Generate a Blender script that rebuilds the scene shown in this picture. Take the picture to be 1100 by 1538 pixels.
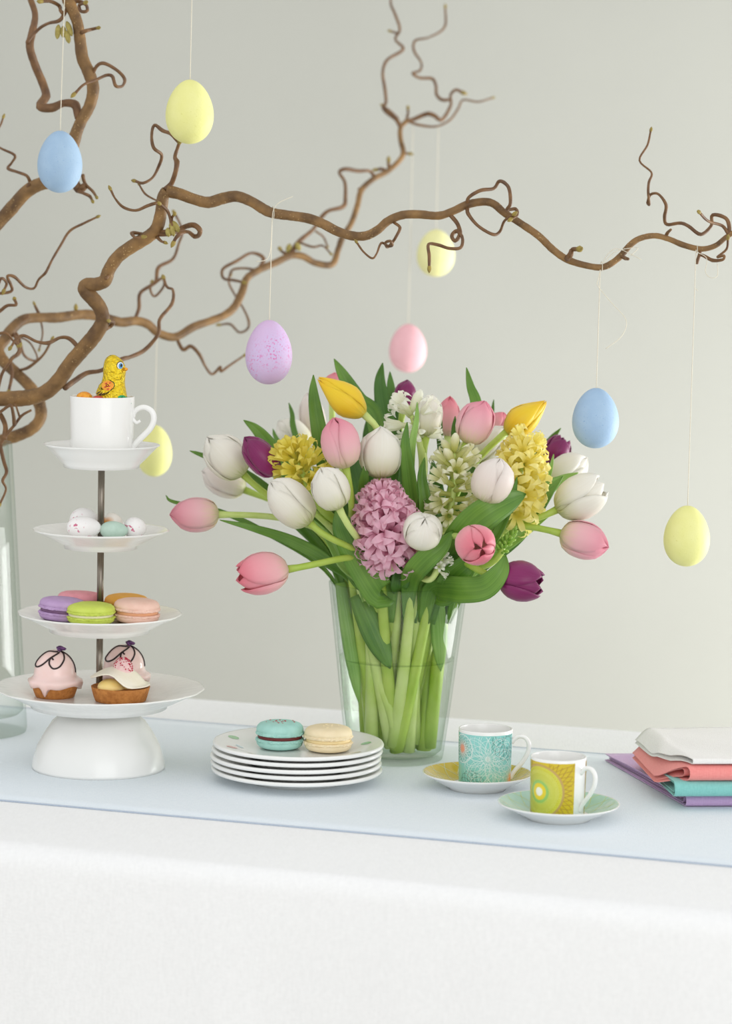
import bpy, bmesh, math, random
from mathutils import Vector, Matrix, Quaternion
random.seed(7)
for o in list(bpy.data.objects): bpy.data.objects.remove(o)
SC = bpy.context.scene
COL = SC.collection

# ---------------------------------------------------------------- camera
FPX = 4200.0                        # focal length in pixels of the 1100x1538 frame
ZT = 0.75                           # table runner surface
CAM = Vector((0, 0, ZT + 0.543))
PITCH = math.atan(439 / FPX); ROLL = -0.02
FWD = Vector((0, math.cos(PITCH), -math.sin(PITCH)))
_r0 = Vector((1, 0, 0)); _u0 = _r0.cross(FWD)
RGT = math.cos(ROLL) * _r0 - math.sin(ROLL) * _u0
UPV = math.cos(ROLL) * _u0 + math.sin(ROLL) * _r0
cd = bpy.data.cameras.new('camera'); cam = bpy.data.objects.new('camera', cd); COL.objects.link(cam)
cam.matrix_world = Matrix(((RGT.x, UPV.x, -FWD.x, CAM.x), (RGT.y, UPV.y, -FWD.y, CAM.y),
                           (RGT.z, UPV.z, -FWD.z, CAM.z), (0, 0, 0, 1)))
cd.sensor_fit = 'VERTICAL'; cd.sensor_height = 36.0; cd.lens = FPX / 1538 * 36.0
cd.clip_start = 0.05; cd.clip_end = 50
cd.dof.use_dof = True; cd.dof.focus_distance = 2.70; cd.dof.aperture_fstop = 5.0
SC.camera = cam

# ---------------------------------------------------------------- light
w = bpy.data.worlds.new('world'); SC.world = w; w.use_nodes = True
w.node_tree.nodes['Background'].inputs[0].default_value = (1.0, 1.0, 1.0, 1)
w.node_tree.nodes['Background'].inputs[1].default_value = 0.93
def area(name, loc, target, sx, sy, power, col=(1, 1, 1)):
    l = bpy.data.lights.new(name, 'AREA'); l.shape = 'RECTANGLE'; l.size = sx; l.size_y = sy
    l.energy = power; l.color = col
    o = bpy.data.objects.new(name, l); COL.objects.link(o); o.location = loc
    o.rotation_euler = (Vector(target) - Vector(loc)).to_track_quat('-Z', 'Y').to_euler()
    return o
area('assumed_side_light', (2.2, 3.5, 0.62), (0.0, 3.7, 0.75), 1.5, 0.85, 58, (1.0, 1.0, 1.0))  # unseen light assumed from the right, set low to brighten the wall; no window built
area('front_fill_light', (1.3, -1.8, 1.9), (0.0, 2.8, 0.8), 3.2, 2.2, 36, (0.99, 1.0, 1.0))  # added broad fill behind the camera, brightens the hanging cloth front; no window there
SC.view_settings.view_transform = 'Standard'; SC.view_settings.look = 'None'
SC.view_settings.gamma = 1.0; SC.view_settings.use_curve_mapping = False
SC.view_settings.exposure = 0.06
try:
    SC.cycles.transparent_max_bounces = 48
    SC.cycles.max_bounces = 12
except Exception: pass

# ---------------------------------------------------------------- pixel helpers
def P(px, py, d):                    # pixel + distance along the lens axis -> point
    return CAM + d * (FWD + RGT * ((px - 550) / FPX) - UPV * ((py - 769) / FPX))
def on_plane(px, py, z=ZT):
    v = FWD + RGT * ((px - 550) / FPX) - UPV * ((py - 769) / FPX)
    return CAM + v * ((z - CAM.z) / v.z)
def dep(p): return (Vector(p) - CAM).dot(FWD)
def mpp(d): return d / FPX
def lin(c):
    def f(v):
        v /= 255.0
        return v / 12.92 if v <= 0.04045 else ((v + 0.055) / 1.055) ** 2.4
    return (f(c[0]), f(c[1]), f(c[2]), 1.0)

# ---------------------------------------------------------------- materials
class NT:
    def __init__(s, name):
        s.m = bpy.data.materials.new(name); s.m.use_nodes = True
        s.t = s.m.node_tree; s.b = s.t.nodes['Principled BSDF']; s.out = s.t.nodes['Material Output']
    def n(s, typ, **kw):
        nd = s.t.nodes.new(typ)
        for k, v in kw.items(): setattr(nd, k, v)
        return nd
    def l(s, a, b): s.t.links.new(a, b)
    def noise(s, scale, detail=3, coord='Object', stretch=None):
        tc = s.n('ShaderNodeTexCoord'); no = s.n('ShaderNodeTexNoise')
        no.inputs['Scale'].default_value = scale; no.inputs['Detail'].default_value = detail
        if stretch:
            mp = s.n('ShaderNodeMapping'); mp.inputs['Scale'].default_value = stretch
            s.l(tc.outputs[coord], mp.inputs[0]); s.l(mp.outputs[0], no.inputs['Vector'])
        else: s.l(tc.outputs[coord], no.inputs['Vector'])
        return no.outputs['Fac']
    def ramp(s, fac, stops, interp='LINEAR'):
        r = s.n('ShaderNodeValToRGB'); r.color_ramp.interpolation = interp
        e = r.color_ramp.elements
        e[0].position, e[0].color = stops[0][0], lin(stops[0][1])
        e[1].position, e[1].color = stops[1][0], lin(stops[1][1])
        for p, c in stops[2:]:
            x = e.new(p); x.color = lin(c)
        s.l(fac, r.inputs[0]); return r.outputs[0]
    def mix(s, fac, a, b, blend='MIX'):
        m = s.n('ShaderNodeMix', data_type='RGBA', blend_type=blend)
        if hasattr(fac, 'is_linked') or hasattr(fac, 'links'): s.l(fac, m.inputs[0])
        else: m.inputs[0].default_value = fac
        for v, i in ((a, 6), (b, 7)):
            if isinstance(v, tuple): m.inputs[i].default_value = v
            else: s.l(v, m.inputs[i])
        return m.outputs[2]
    def math(s, op, a, b=None):
        m = s.n('ShaderNodeMath', operation=op)
        for v, i in ((a, 0), (b, 1)):
            if v is None: continue
            if isinstance(v, (int, float)): m.inputs[i].default_value = v
            else: s.l(v, m.inputs[i])
        return m.outputs[0]
    def bump(s, h, strength, dist=0.001):
        b = s.n('ShaderNodeBump'); b.inputs['Strength'].default_value = strength
        b.inputs['Distance'].default_value = dist
        s.l(h, b.inputs['Height']); s.l(b.outputs[0], s.b.inputs['Normal']); return b.outputs[0]
    def translucent(s, colsock, amount):
        tr = s.n('ShaderNodeBsdfTranslucent'); mx = s.n('ShaderNodeMixShader')
        if isinstance(colsock, tuple): tr.inputs[0].default_value = colsock
        else: s.l(colsock, tr.inputs[0])
        mx.inputs[0].default_value = amount
        s.l(s.b.outputs[0], mx.inputs[1]); s.l(tr.outputs[0], mx.inputs[2]); s.l(mx.outputs[0], s.out.inputs[0])

def simple(name, c, rough=0.5, var=None, vscale=60, bump=0, bscale=300, bdist=0.001, coat=0, metal=0, transl=0, sss=0, stretch=None):
    M = NT(name); M.b.inputs['Roughness'].default_value = rough; M.b.inputs['Metallic'].default_value = metal
    M.b.inputs['Coat Weight'].default_value = coat; M.b.inputs['Coat Roughness'].default_value = 0.08
    col = lin(c)
    if var: col = M.ramp(M.noise(vscale, 4, stretch=stretch), [(0.32, c), (0.68, var)])
    if isinstance(col, tuple): M.b.inputs['Base Color'].default_value = col
    else: M.l(col, M.b.inputs['Base Color'])
    if bump: M.bump(M.noise(bscale, 3), bump, bdist)
    if sss:
        M.b.inputs['Subsurface Weight'].default_value = sss
        M.b.inputs['Subsurface Radius'].default_value = (0.006, 0.004, 0.003)
        M.b.inputs['Subsurface Scale'].default_value = 0.5
    if transl: M.translucent(col, transl)
    return M.m

def speckle_mat(name, base, var, spot, thr=0.66, scale=220, rough=0.6, vscale=45):
    M = NT(name); M.b.inputs['Roughness'].default_value = rough
    a = M.ramp(M.noise(vscale, 4), [(0.3, base), (0.7, var)])
    f = M.ramp(M.noise(scale, 2), [(thr, (0, 0, 0)), (thr + 0.05, (255, 255, 255))])
    f2 = M.ramp(M.noise(28, 2), [(0.46, (0, 0, 0)), (0.6, (255, 255, 255))])
    fac = M.math('MULTIPLY', M.n('ShaderNodeRGBToBW').outputs[0], 1.0)
    b1 = M.n('ShaderNodeRGBToBW'); M.l(f, b1.inputs[0]); b2 = M.n('ShaderNodeRGBToBW'); M.l(f2, b2.inputs[0])
    fac = M.math('MULTIPLY', b1.outputs[0], b2.outputs[0])
    M.l(M.mix(fac, a, lin(spot)), M.b.inputs['Base Color'])
    M.bump(M.noise(500, 2), 0.2)
    return M.m

def petal_mat(name, stops, streak, transl=0.28, rough=0.45):
    M = NT(name); M.b.inputs['Roughness'].default_value = rough
    uv = M.n('ShaderNodeUVMap'); sp = M.n('ShaderNodeSeparateXYZ'); M.l(uv.outputs[0], sp.inputs[0])
    mp = M.n('ShaderNodeMapping'); mp.inputs['Scale'].default_value = (26, 1.6, 1); M.l(uv.outputs[0], mp.inputs[0])
    no = M.n('ShaderNodeTexNoise'); no.inputs['Scale'].default_value = 1.0; no.inputs['Detail'].default_value = 3
    M.l(mp.outputs[0], no.inputs['Vector'])
    v = M.math('ADD', sp.outputs[1], M.math('MULTIPLY', M.math('SUBTRACT', no.outputs['Fac'], 0.5), 0.35))
    c = M.ramp(v, stops)
    c = M.mix(M.math('MULTIPLY', M.math('SUBTRACT', no.outputs['Fac'], 0.35), 0.6), c, lin(streak))
    M.l(c, M.b.inputs['Base Color'])
    M.bump(no.outputs['Fac'], 0.25, 0.0006)
    M.b.inputs['Sheen Weight'].default_value = 0.15
    M.translucent(c, transl)
    return M.m

def leaf_mat(name, c, var, transl=0.22):
    M = NT(name); M.b.inputs['Roughness'].default_value = 0.42
    uv = M.n('ShaderNodeUVMap')
    mp = M.n('ShaderNodeMapping'); mp.inputs['Scale'].default_value = (22, 0.8, 1); M.l(uv.outputs[0], mp.inputs[0])
    no = M.n('ShaderNodeTexNoise'); no.inputs['Scale'].default_value = 1.0; no.inputs['Detail'].default_value = 2
    M.l(mp.outputs[0], no.inputs['Vector'])
    big = M.noise(22, 2)
    f = M.math('ADD', M.math('MULTIPLY', no.outputs['Fac'], 0.5), M.math('MULTIPLY', big, 0.5))
    col = M.ramp(f, [(0.36, c), (0.66, var)])
    M.l(col, M.b.inputs['Base Color']); M.bump(no.outputs['Fac'], 0.2, 0.0005)
    M.translucent(M.mix(0.5, col, lin((150, 190, 40))), transl)
    return M.m

def glass_mat(name, tint=(0.985, 0.993, 0.988), edge=(0.60, 0.70, 0.63), ior=1.45):
    # thin-walled clear glass: light passes straight through, reflection by Fresnel, grazing view crosses more glass
    M = NT(name); M.t.nodes.remove(M.b)
    tr = M.n('ShaderNodeBsdfTransparent'); gl = M.n('ShaderNodeBsdfGlossy'); gl.inputs['Roughness'].default_value = 0.02
    fr = M.n('ShaderNodeFresnel'); ge = M.n('ShaderNodeNewGeometry')
    M.l(M.math('ADD', ior, M.math('MULTIPLY', ge.outputs['Backfacing'], 1 / ior - ior)), fr.inputs['IOR'])   # thin wall: same reflectance from either side
    lw = M.n('ShaderNodeLayerWeight'); lw.inputs['Blend'].default_value = 0.12
    M.l(M.mix(lw.outputs['Facing'], (*tint, 1), (*edge, 1)), tr.inputs[0])
    mx = M.n('ShaderNodeMixShader'); M.l(M.math('MULTIPLY', fr.outputs[0], 0.45), mx.inputs[0]); M.l(tr.outputs[0], mx.inputs[1]); M.l(gl.outputs[0], mx.inputs[2])
    M.l(mx.outputs[0], M.out.inputs[0]); return M.m

def cloth_mat(name, c, var, weave=900, strength=0.25, rough=0.9, big=3.0):
    M = NT(name); M.b.inputs['Roughness'].default_value = rough
    a = M.noise(weave, 2, stretch=(1, 0.15, 0.15)); b = M.noise(weave, 2, stretch=(0.15, 1, 1))
    h = M.math('ADD', a, b); g = M.noise(big, 3)
    f = M.math('ADD', M.math('MULTIPLY', h, 0.4), M.math('MULTIPLY', g, 0.2))
    M.l(M.ramp(f, [(0.38, c), (0.62, var)]), M.b.inputs['Base Color'])
    M.bump(h, strength, 0.0008); M.b.inputs['Sheen Weight'].default_value = 0.2
    return M.m

MAT = {}
MAT['wall'] = simple('painted_wall', (176, 177, 169), 0.9, (180, 181, 173), 2.0, 0.05, 120)
MAT['floor'] = simple('pale_floor', (206, 203, 196), 0.6, (212, 209, 203), 4)
MAT['linen'] = cloth_mat('white_linen', (238, 239, 239), (245, 246, 246), 700, 0.35)
MAT['runner'] = cloth_mat('pale_blue_linen', (222, 232, 239), (231, 239, 244), 900, 0.3)
MAT['hem'] = cloth_mat('blue_hem', (176, 190, 208), (190, 202, 217), 900, 0.3)
MAT['wood'] = simple('table_wood', (150, 120, 90), 0.5, (130, 100, 72), 12, stretch=(1, 8, 1))
MAT['china'] = simple('white_china', (240, 240, 237), 0.22, (243, 243, 240), 20, coat=0.2)
MAT['china_relief'] = simple('white_relief_china', (240, 239, 234), 0.22, (243, 242, 238), 20, 0.5, 70, 0.0012, coat=0.2)
MAT['rod'] = simple('dark_steel', (120, 112, 102), 0.35, (150, 142, 130), 80, metal=0.9, stretch=(30, 30, 1))
MAT['glass'] = glass_mat('clear_glass')
MAT['water'] = glass_mat('clear_water', (0.985, 0.995, 0.985), (0.74, 0.83, 0.68), 1.12)
MAT['bark'] = speckle_mat('hazel_bark', (88, 62, 32), (148, 112, 64), (200, 170, 114), 0.66, 620, 0.6, 60)
MAT['bark_thin'] = simple('hazel_twig_bark', (92, 62, 36), 0.55, (128, 92, 54), 90, 0.4, 400)
MAT['bud'] = simple('hazel_bud', (130, 112, 50), 0.6, (160, 140, 66), 200, 0.3, 600)
MAT['catkin'] = simple('catkin_green', (178, 164, 92), 0.7, (148, 134, 66), 300, 0.8, 900)
MAT['string'] = simple('cream_string', (228, 222, 204), 0.8, (215, 208, 186), 800)

# ---------------------------------------------------------------- object helpers
def newmesh(name, verts, faces, mat, uvs=None, smooth=True):
    me = bpy.data.meshes.new(name); me.from_pydata([tuple(v) for v in verts], [], faces); me.update()
    if smooth: me.polygons.foreach_set('use_smooth', [True] * len(me.polygons))
    if uvs:
        uvl = me.uv_layers.new(name='UVMap')
        for lp in me.loops: uvl.data[lp.index].uv = uvs[lp.vertex_index]
    if mat: me.materials.append(mat)
    return me
def tag(o, label, cat, group=None, kind=None):
    if label: o['label'] = label
    if cat: o['category'] = cat
    if group: o['group'] = group
    if kind: o['kind'] = kind
    return o
def thing(name, label, cat, loc, group=None):
    o = bpy.data.objects.new(name, None); COL.objects.link(o); o.location = loc
    o.empty_display_size = 0.01
    return tag(o, label, cat, group)
def part(name, geo, mat, parent, world=True, label=None, smooth=True, solid=0):
    """geo = (verts, faces[, uvs]); world=True: vertices are in world space and the parent is an unrotated Empty"""
    verts, faces = geo[0], geo[1]; uvs = geo[2] if len(geo) > 2 else None
    if parent is not None and world:
        off = parent.location if parent.parent is None else parent.location + parent.parent.location
        verts = [Vector(v) - off for v in verts]
    me = newmesh(name, verts, faces, mat, uvs, smooth)
    o = bpy.data.objects.new(name, me); COL.objects.link(o)
    if parent is not None: o.parent = parent
    if label: o['label'] = label
    if solid:
        md = o.modifiers.new('thickness', 'SOLIDIFY'); md.thickness = solid; md.offset = 0
    return o
def merge(*geos):
    V, Fc, U = [], [], []; hasuv = all(len(g) > 2 for g in geos)
    for g in geos:
        b = len(V); V += list(g[0]); Fc += [tuple(i + b for i in f) for f in g[1]]
        if hasuv: U += list(g[2])
    return (V, Fc, U) if hasuv else (V, Fc)
def xform(geo, M):
    return ([M @ Vector(v) for v in geo[0]],) + tuple(geo[1:])

def lathe(prof, n=64, rmod=None, uv=False, closed=False):
    """prof list of (r,z); rmod(theta, i)->radius factor, zadd"""
    V, Fc, U = [], [], []; m = len(prof)
    for i, (r, z) in enumerate(prof):
        for k in range(n):
            th = 2 * math.pi * k / n; rr, zz = r, z
            if rmod:
                a, b = rmod(th, i, r, z); rr *= a; zz += b
            V.append(Vector((rr * math.cos(th), rr * math.sin(th), zz))); U.append((k / n, i / (m - 1)))
    for i in range(m - 1 + (1 if closed else 0)):
        j = (i + 1) % m
        for k in range(n):
            k2 = (k + 1) % n
            Fc.append((i * n + k, i * n + k2, j * n + k2, j * n + k))
    if not closed:
        if prof[0][0] > 1e-6: Fc.append(tuple(reversed(range(n))))
        if prof[-1][0] > 1e-6: Fc.append(tuple(range((m - 1) * n, m * n)))
    return (V, Fc, U) if uv else (V, Fc)

def catmull(pts, per=5):
    out = []; n = len(pts)
    if n < 3:
        for i in range(n - 1):
            for k in range(per): out.append(pts[i].lerp(pts[i + 1], k / per))
        return out + [pts[-1]]
    for i in range(n - 1):
        p0 = pts[i - 1] if i > 0 else pts[0] * 2 - pts[1]
        p1, p2 = pts[i], pts[i + 1]
        p3 = pts[i + 2] if i + 2 < n else pts[-1] * 2 - pts[-2]
        for k in range(per):
            t = k / per
            out.append(0.5 * ((2 * p1) + (p2 - p0) * t + (2 * p0 - 5 * p1 + 4 * p2 - p3) * t * t + (3 * p1 - p0 - 3 * p2 + p3) * t ** 3))
    return out + [pts[-1]]
def tube(pts, rad, sides=8, uv=False):
    """swept tube; rad list or number"""
    n = len(pts)
    if not isinstance(rad, (list, tuple)): rad = [rad] * n
    V, Fc, U = [], [], []
    T = []
    for i in range(n):
        a = pts[max(i - 1, 0)]; b = pts[min(i + 1, n - 1)]; t = (b - a)
        T.append(t.normalized() if t.length > 1e-9 else Vector((0, 0, 1)))
    ref = Vector((0, 0, 1)) if abs(T[0].z) < 0.9 else Vector((1, 0, 0))
    N = (ref - T[0] * ref.dot(T[0])).normalized()
    for i in range(n):
        if i: 
            N = N - T[i] * N.dot(T[i])
            N = N.normalized() if N.length > 1e-6 else T[i].orthogonal().normalized()
        B = T[i].cross(N)
        for k in range(sides):
            a = 2 * math.pi * k / sides
            V.append(pts[i] + (N * math.cos(a) + B * math.sin(a)) * rad[i]); U.append((k / sides, i / (n - 1)))
    for i in range(n - 1):
        for k in range(sides):
            k2 = (k + 1) % sides
            Fc.append((i * sides + k, i * sides + k2, (i + 1) * sides + k2, (i + 1) * sides + k))
    Fc.append(tuple(reversed(range(sides)))); Fc.append(tuple(range((n - 1) * sides, n * sides)))
    return (V, Fc, U) if uv else (V, Fc)
def lerp_list(a, b, n): return [a + (b - a) * i / max(n - 1, 1) for i in range(n)]
def ellipsoid(c, rx, ry, rz, n=16, m=10, egg=0.0):
    prof = [(math.sin(math.pi * i / m), -math.cos(math.pi * i / m)) for i in range(m + 1)]
    prof[0] = (1e-5, -1); prof[-1] = (1e-5, 1)
    g = lathe(prof, n)
    V = [Vector((c[0] + v.x * rx * (1 - egg * v.z), c[1] + v.y * ry * (1 - egg * v.z), c[2] + v.z * rz)) for v in g[0]]
    return (V, g[1])

# ================================================================ THE SETTING
def box(x0, x1, y0, y1, z0, z1):
    V = [Vector((x, y, z)) for z in (z0, z1) for y in (y0, y1) for x in (x0, x1)]
    return (V, [(0, 2, 3, 1), (4, 5, 7, 6), (0, 1, 5, 4), (2, 6, 7, 3), (0, 4, 6, 2), (1, 3, 7, 5)])
o = part('floor', box(-4.5, 4.5, -1.5, 4.7, -0.05, 0), MAT['floor'], None, smooth=False); o['kind'] = 'structure'
tag(o, 'pale floor under the white-draped table', None)
o = part('wall_back', box(-4.5, 4.5, 4.6, 4.75, 0, 3.2), MAT['wall'], None, smooth=False); o['kind'] = 'structure'
tag(o, 'plain light grey painted wall behind the table', None)

# table, turned about 18 degrees to the lens
YAW = math.radians(18)
E1 = Vector((math.cos(YAW), -math.sin(YAW), 0)); E2 = Vector((math.sin(YAW), math.cos(YAW), 0))
Ffront = on_plane(550, 1322); Fback = on_plane(550, 1063)
v0 = Ffront.dot(E2); v1 = Fback.dot(E2); uc = ((Ffront + Fback) / 2).dot(E1)
TW = v1 - v0; TL = 2.0
TC = E1 * uc + E2 * ((v0 + v1) / 2)
def TP(u, v, z): return TC + E1 * u + E2 * v + Vector((0, 0, z))
ZC = ZT - 0.0012                       # cloth surface (runner lies on it)
tbl = thing('dining_table', 'dining table hidden under the white linen cloth', 'table', TC)
def tbox(u0, u1, w0, w1, z0, z1):
    g = box(u0, u1, w0, w1, z0, z1); return ([TP(v.x, v.y, v.z) for v in g[0]], g[1])
hu, hv = TL / 2 - 0.024, TW / 2 - 0.024
part('tabletop', tbox(-hu, hu, -hv, hv, ZC - 0.035, ZC - 0.002), MAT['wood'], tbl, smooth=False)
for su in (-1, 1):
    for sv in (-1, 1):
        u, v = su * (hu - 0.09), sv * (hv - 0.09)
        part('leg', tbox(u - 0.03, u + 0.03, v - 0.03, v + 0.03, 0, ZC - 0.035), MAT['wood'], tbl, smooth=False)
# tablecloth: rings of a rounded rectangle, flat top then hanging skirt with soft folds
def rrect(a, b, r, n):
    """n points round a rounded rectangle of half sizes a,b, with arclength parameter"""
    pts = []; L = [2 * (a - r), math.pi * r / 2, 2 * (b - r), math.pi * r / 2] * 2
    tot = sum(L)
    for i in range(n):
        s = tot * i / n; k = 0
        while s > L[k]: s -= L[k]; k += 1
        if k == 0: p = (-(a - r) + s, -b)
        elif k == 1: q = s / r; p = (a - r + r * math.sin(q), -(b - r) - r * math.cos(q))
        elif k == 2: p = (a, -(b - r) + s)
        elif k == 3: q = s / r; p = (a - r + r * math.cos(q), (b - r) + r * math.sin(q))
        elif k == 4: p = (a - r - s, b)
        elif k == 5: q = s / r; p = (-(a - r) - r * math.sin(q), (b - r) + r * math.cos(q))
        elif k == 6: p = (-a, b - r - s)
        else: q = s / r; p = (-(a - r) - r * math.cos(q), -(b - r) - r * math.sin(q))
        pts.append(p)
    return pts
NR = 420; rows = []
er = 0.020
levels = [(-0.10, 0.0, 0), (-0.05, 0.0, 0), (-0.028, 0, 0), (-er, 0, 0)]
for k in range(1, 7):
    q = k / 6 * math.pi / 2; levels.append((-er + er * math.sin(q), -er * (1 - math.cos(q)), 0))
for k in range(1, 15): levels.append((0.002 + 0.010 * k / 14, -er - 0.42 * k / 14, k / 14))
V, Fc = [], []
rnd = [random.uniform(0, 6.28) for _ in range(8)]
for (off, dz, f) in levels:
    for i, (x, y) in enumerate(rrect(TL / 2 + off, TW / 2 + off, max(0.015, 0.05 + off), NR)):
        s = i / NR * 2 * math.pi
        wv = f * (0.006 * math.sin(23 * s + rnd[0]) + 0.004 * math.sin(41 * s + rnd[1]) + 0.003 * math.sin(67 * s + rnd[2]))
        ez = 0.0012 * math.sin(9 * x + rnd[3]) * (1 if f == 0 and dz < 0 else 0)
        nx, ny = (0, -1) if abs(y) / (TW / 2) > abs(x) / (TL / 2) and y < 0 else ((0, 1) if abs(y) / (TW / 2) > abs(x) / (TL / 2) else (math.copysign(1, x), 0))
        V.append(TP(x + nx * wv, y + ny * wv, ZC + dz + ez))
for l in range(len(levels) - 1):
    for i in range(NR):
        j = (i + 1) % NR
        Fc.append((l * NR + j, l * NR + i, (l + 1) * NR + i, (l + 1) * NR + j))
Fc.append(tuple(range(NR)))
cl = part('tablecloth', (V, Fc), MAT['linen'], None)
tag(cl, 'white linen cloth draped over the table', 'tablecloth')
# runner
fr = on_plane(550, 1251).dot(E2) - TC.dot(E2); bk = on_plane(550, 1104).dot(E2) - TC.dot(E2)
NU, NV = 60, 16; V, Fc = [], []
def runner_grid(v_a, v_b, nv, lift):
    V, Fc = [], []
    for j in range(nv + 1):
        for i in range(NU + 1):
            u = -TL / 2 + 0.004 + (TL - 0.008) * i / NU
            V.append(TP(u, v_a + (v_b - v_a) * j / nv + 0.0012 * math.sin(u * 7), ZT + lift))
    for j in range(nv):
        for i in range(NU):
            a = j * (NU + 1) + i; Fc.append((a, a + 1, a + NU + 2, a + NU + 1))
    return V, Fc
rt = thing('table_runner', 'pale blue linen runner laid along the white tablecloth', 'runner', TP(0, (fr + bk) / 2, ZT))
part('cloth', runner_grid(fr, bk, NV, -0.0005), MAT['runner'], rt, solid=0.0009)
part('hem', runner_grid(fr - 0.0006, fr + 0.0012, 1, -0.0003), MAT['hem'], rt, solid=0.0012)
part('hem', runner_grid(bk - 0.0012, bk + 0.0006, 1, -0.0003), MAT['hem'], rt, solid=0.0012)

# ================================================================ TIERED STAND
SB = on_plane(148, 1152); SD = dep(SB); sp_ = mpp(SD)
stand = thing('tiered_cake_stand', 'white china four-tier cake stand on an upturned bowl', 'cake stand', SB)
def loc_part(name, geo, mat, parent, offset, label=None, smooth=True):
    return part(name, ([v + Vector(offset) for v in geo[0]],) + tuple(geo[1:]), mat, parent, world=False, label=label, smooth=smooth)
bowl = [(100, 0), (99.5, 4), (98, 13), (92, 34), (82, 52), (70, 70), (60, 79), (46, 85), (40, 86), (40, 91), (33, 91), (33, 86), (1e-3, 86)]
inner = [(1e-3, 80), (45, 79), (62, 70), (76, 52), (88, 32), (95, 12), (97, 0.5)]
loc_part('bowl_base', lathe([(r * sp_, z * sp_) for r, z in (inner + bowl)][::1], 72), MAT['china'], stand, (0, 0, 0), 'upturned plain white bowl')
def scallop(nlobes, amp):
    def f(th, i, r, z): return 1 + amp(i) * abs(math.cos(nlobes / 2 * th)) , 0
    return f
def plate_profile(R, rim, foot_r, foot_z, floor_z, well_r):
    t = 3.2
    return [(1e-3, foot_z + 5), (foot_r - 5, foot_z + 5), (foot_r - 4, foot_z), (foot_r, foot_z), (foot_r + 1, foot_z + 5),
            (foot_r + (R - foot_r) * 0.30, foot_z + 5 + (rim - foot_z - 5) * 0.30 - 1), (foot_r + (R - foot_r) * 0.65, rim - 9 * (rim - foot_z) / 30),
            (R - 4, rim - 2.8), (R, rim - 0.6), (R - 0.3, rim + 0.7), (R - 3, rim + 0.5), (R * 0.80, rim - 5), (well_r + 3, floor_z + 2.5), (well_r - 4, floor_z), (1e-3, floor_z)]
for (R, rim, fr_, fz, fl, wr, lobes, lab) in ((157, 122, 102, 92, 108, 100, 18, 'largest plate with embossed rim'), (122, 234, 75, 206, 224, 78, 16, None),
                                       (101, 359, 54, 331, 347, 62, 14, None), (86, 486, 56, 452, 462, 50, 12, 'deep top saucer')):
    prof = [(r * sp_, z * sp_) for r, z in plate_profile(R, rim, fr_, fz, fl, wr)]
    g = lathe(prof, 96, lambda th, i, r, z: (1 + (0.014 * abs(math.cos(lobes / 2 * th)) - 0.008 if 7 <= i <= 10 else 0), 0))
    loc_part('plate', g, MAT['china_relief'] if R > 90 else MAT['china'], stand, (0, 0, 0), lab)
for (z0, z1) in ((91, 92.5), (108, 206), (224, 331), (347, 452)):
    loc_part('rod', lathe([(5 * sp_, z0 * sp_), (5 * sp_, z1 * sp_)], 20), MAT['rod'], stand, (0, 0, 0), 'dark steel rod')
def on_tier(dx, fo, z):               # dx right, fo towards the lens, z up from table, all in photo pixels
    return SB + Vector((dx, -fo, z)) * sp_

# embossed scroll reliefs round the largest rim
rel = []
for k in range(12):
    a0 = k / 12 * 2 * math.pi
    pts = []
    for j in range(13):
        q = j / 12; a = a0 + (q - 0.5) * 0.34; r = 137 + 5 * math.sin(q * 2 * math.pi * 1.5)
        zz = 108 + (r - 100) / 57 * 14 + 0.2
        pts.append(Vector((r * math.cos(a), r * math.sin(a), zz)) * sp_)
    rel.append(tube(catmull(pts, 2), 0.9 * sp_, 5))
loc_part('embossed_relief', merge(*rel), MAT['china'], stand, (0, 0, 0))

# white cup on the top saucer
cup = thing('scroll_handled_cup', 'white china cup with a curled scroll handle holding a foil chick', 'cup', on_tier(0, 0, 462))
H = 96
def cup_prof(r0, r1, h, t=2.2, foot=3):
    return [(1e-3, 1.2), (r0 - 6, 1.2), (r0 - 4, 0), (r0 - 1, 0), (r0, 1.5), (r0 + (r1 - r0) * 0.5, h * 0.5), (r1, h - 1.2), (r1 - 0.5, h), (r1 - t + 0.4, h), (r1 - t, h - 1.2),
            (r0 + (r1 - r0) * 0.5 - t, h * 0.5), (r0 - t, 8), (r0 - t - 5, 4), (1e-3, 4)]
loc_part('cup_body', lathe([(r * sp_, z * sp_) for r, z in cup_prof(46, 48, H)], 72), MAT['china'], cup, (0, 0, 0))
hp = [(57, 61), (51, 58), (45.5, 65), (50, 76), (62, 81), (74, 75), (77, 63), (72, 50), (58, 35), (47, 22), (44, 11)]
pts = catmull([Vector((x + 0.5, -0.12 * x + 0, z)) * sp_ for x, z in hp], 5)
rr = [(2.0 + 2.6 * math.sin(min(1, i / len(pts) * 1.6) * math.pi / 2)) * sp_ for i in range(len(pts))]
loc_part('handle', tube(pts, rr, 12), MAT['china'], cup, (0, 0, 0))
loc_part('handle_knob', ellipsoid(Vector((47.5, -5.5, 71)) * sp_, 3 * sp_, 4 * sp_, 8 * sp_), MAT['china'], cup, (0, 0, 0))

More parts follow.
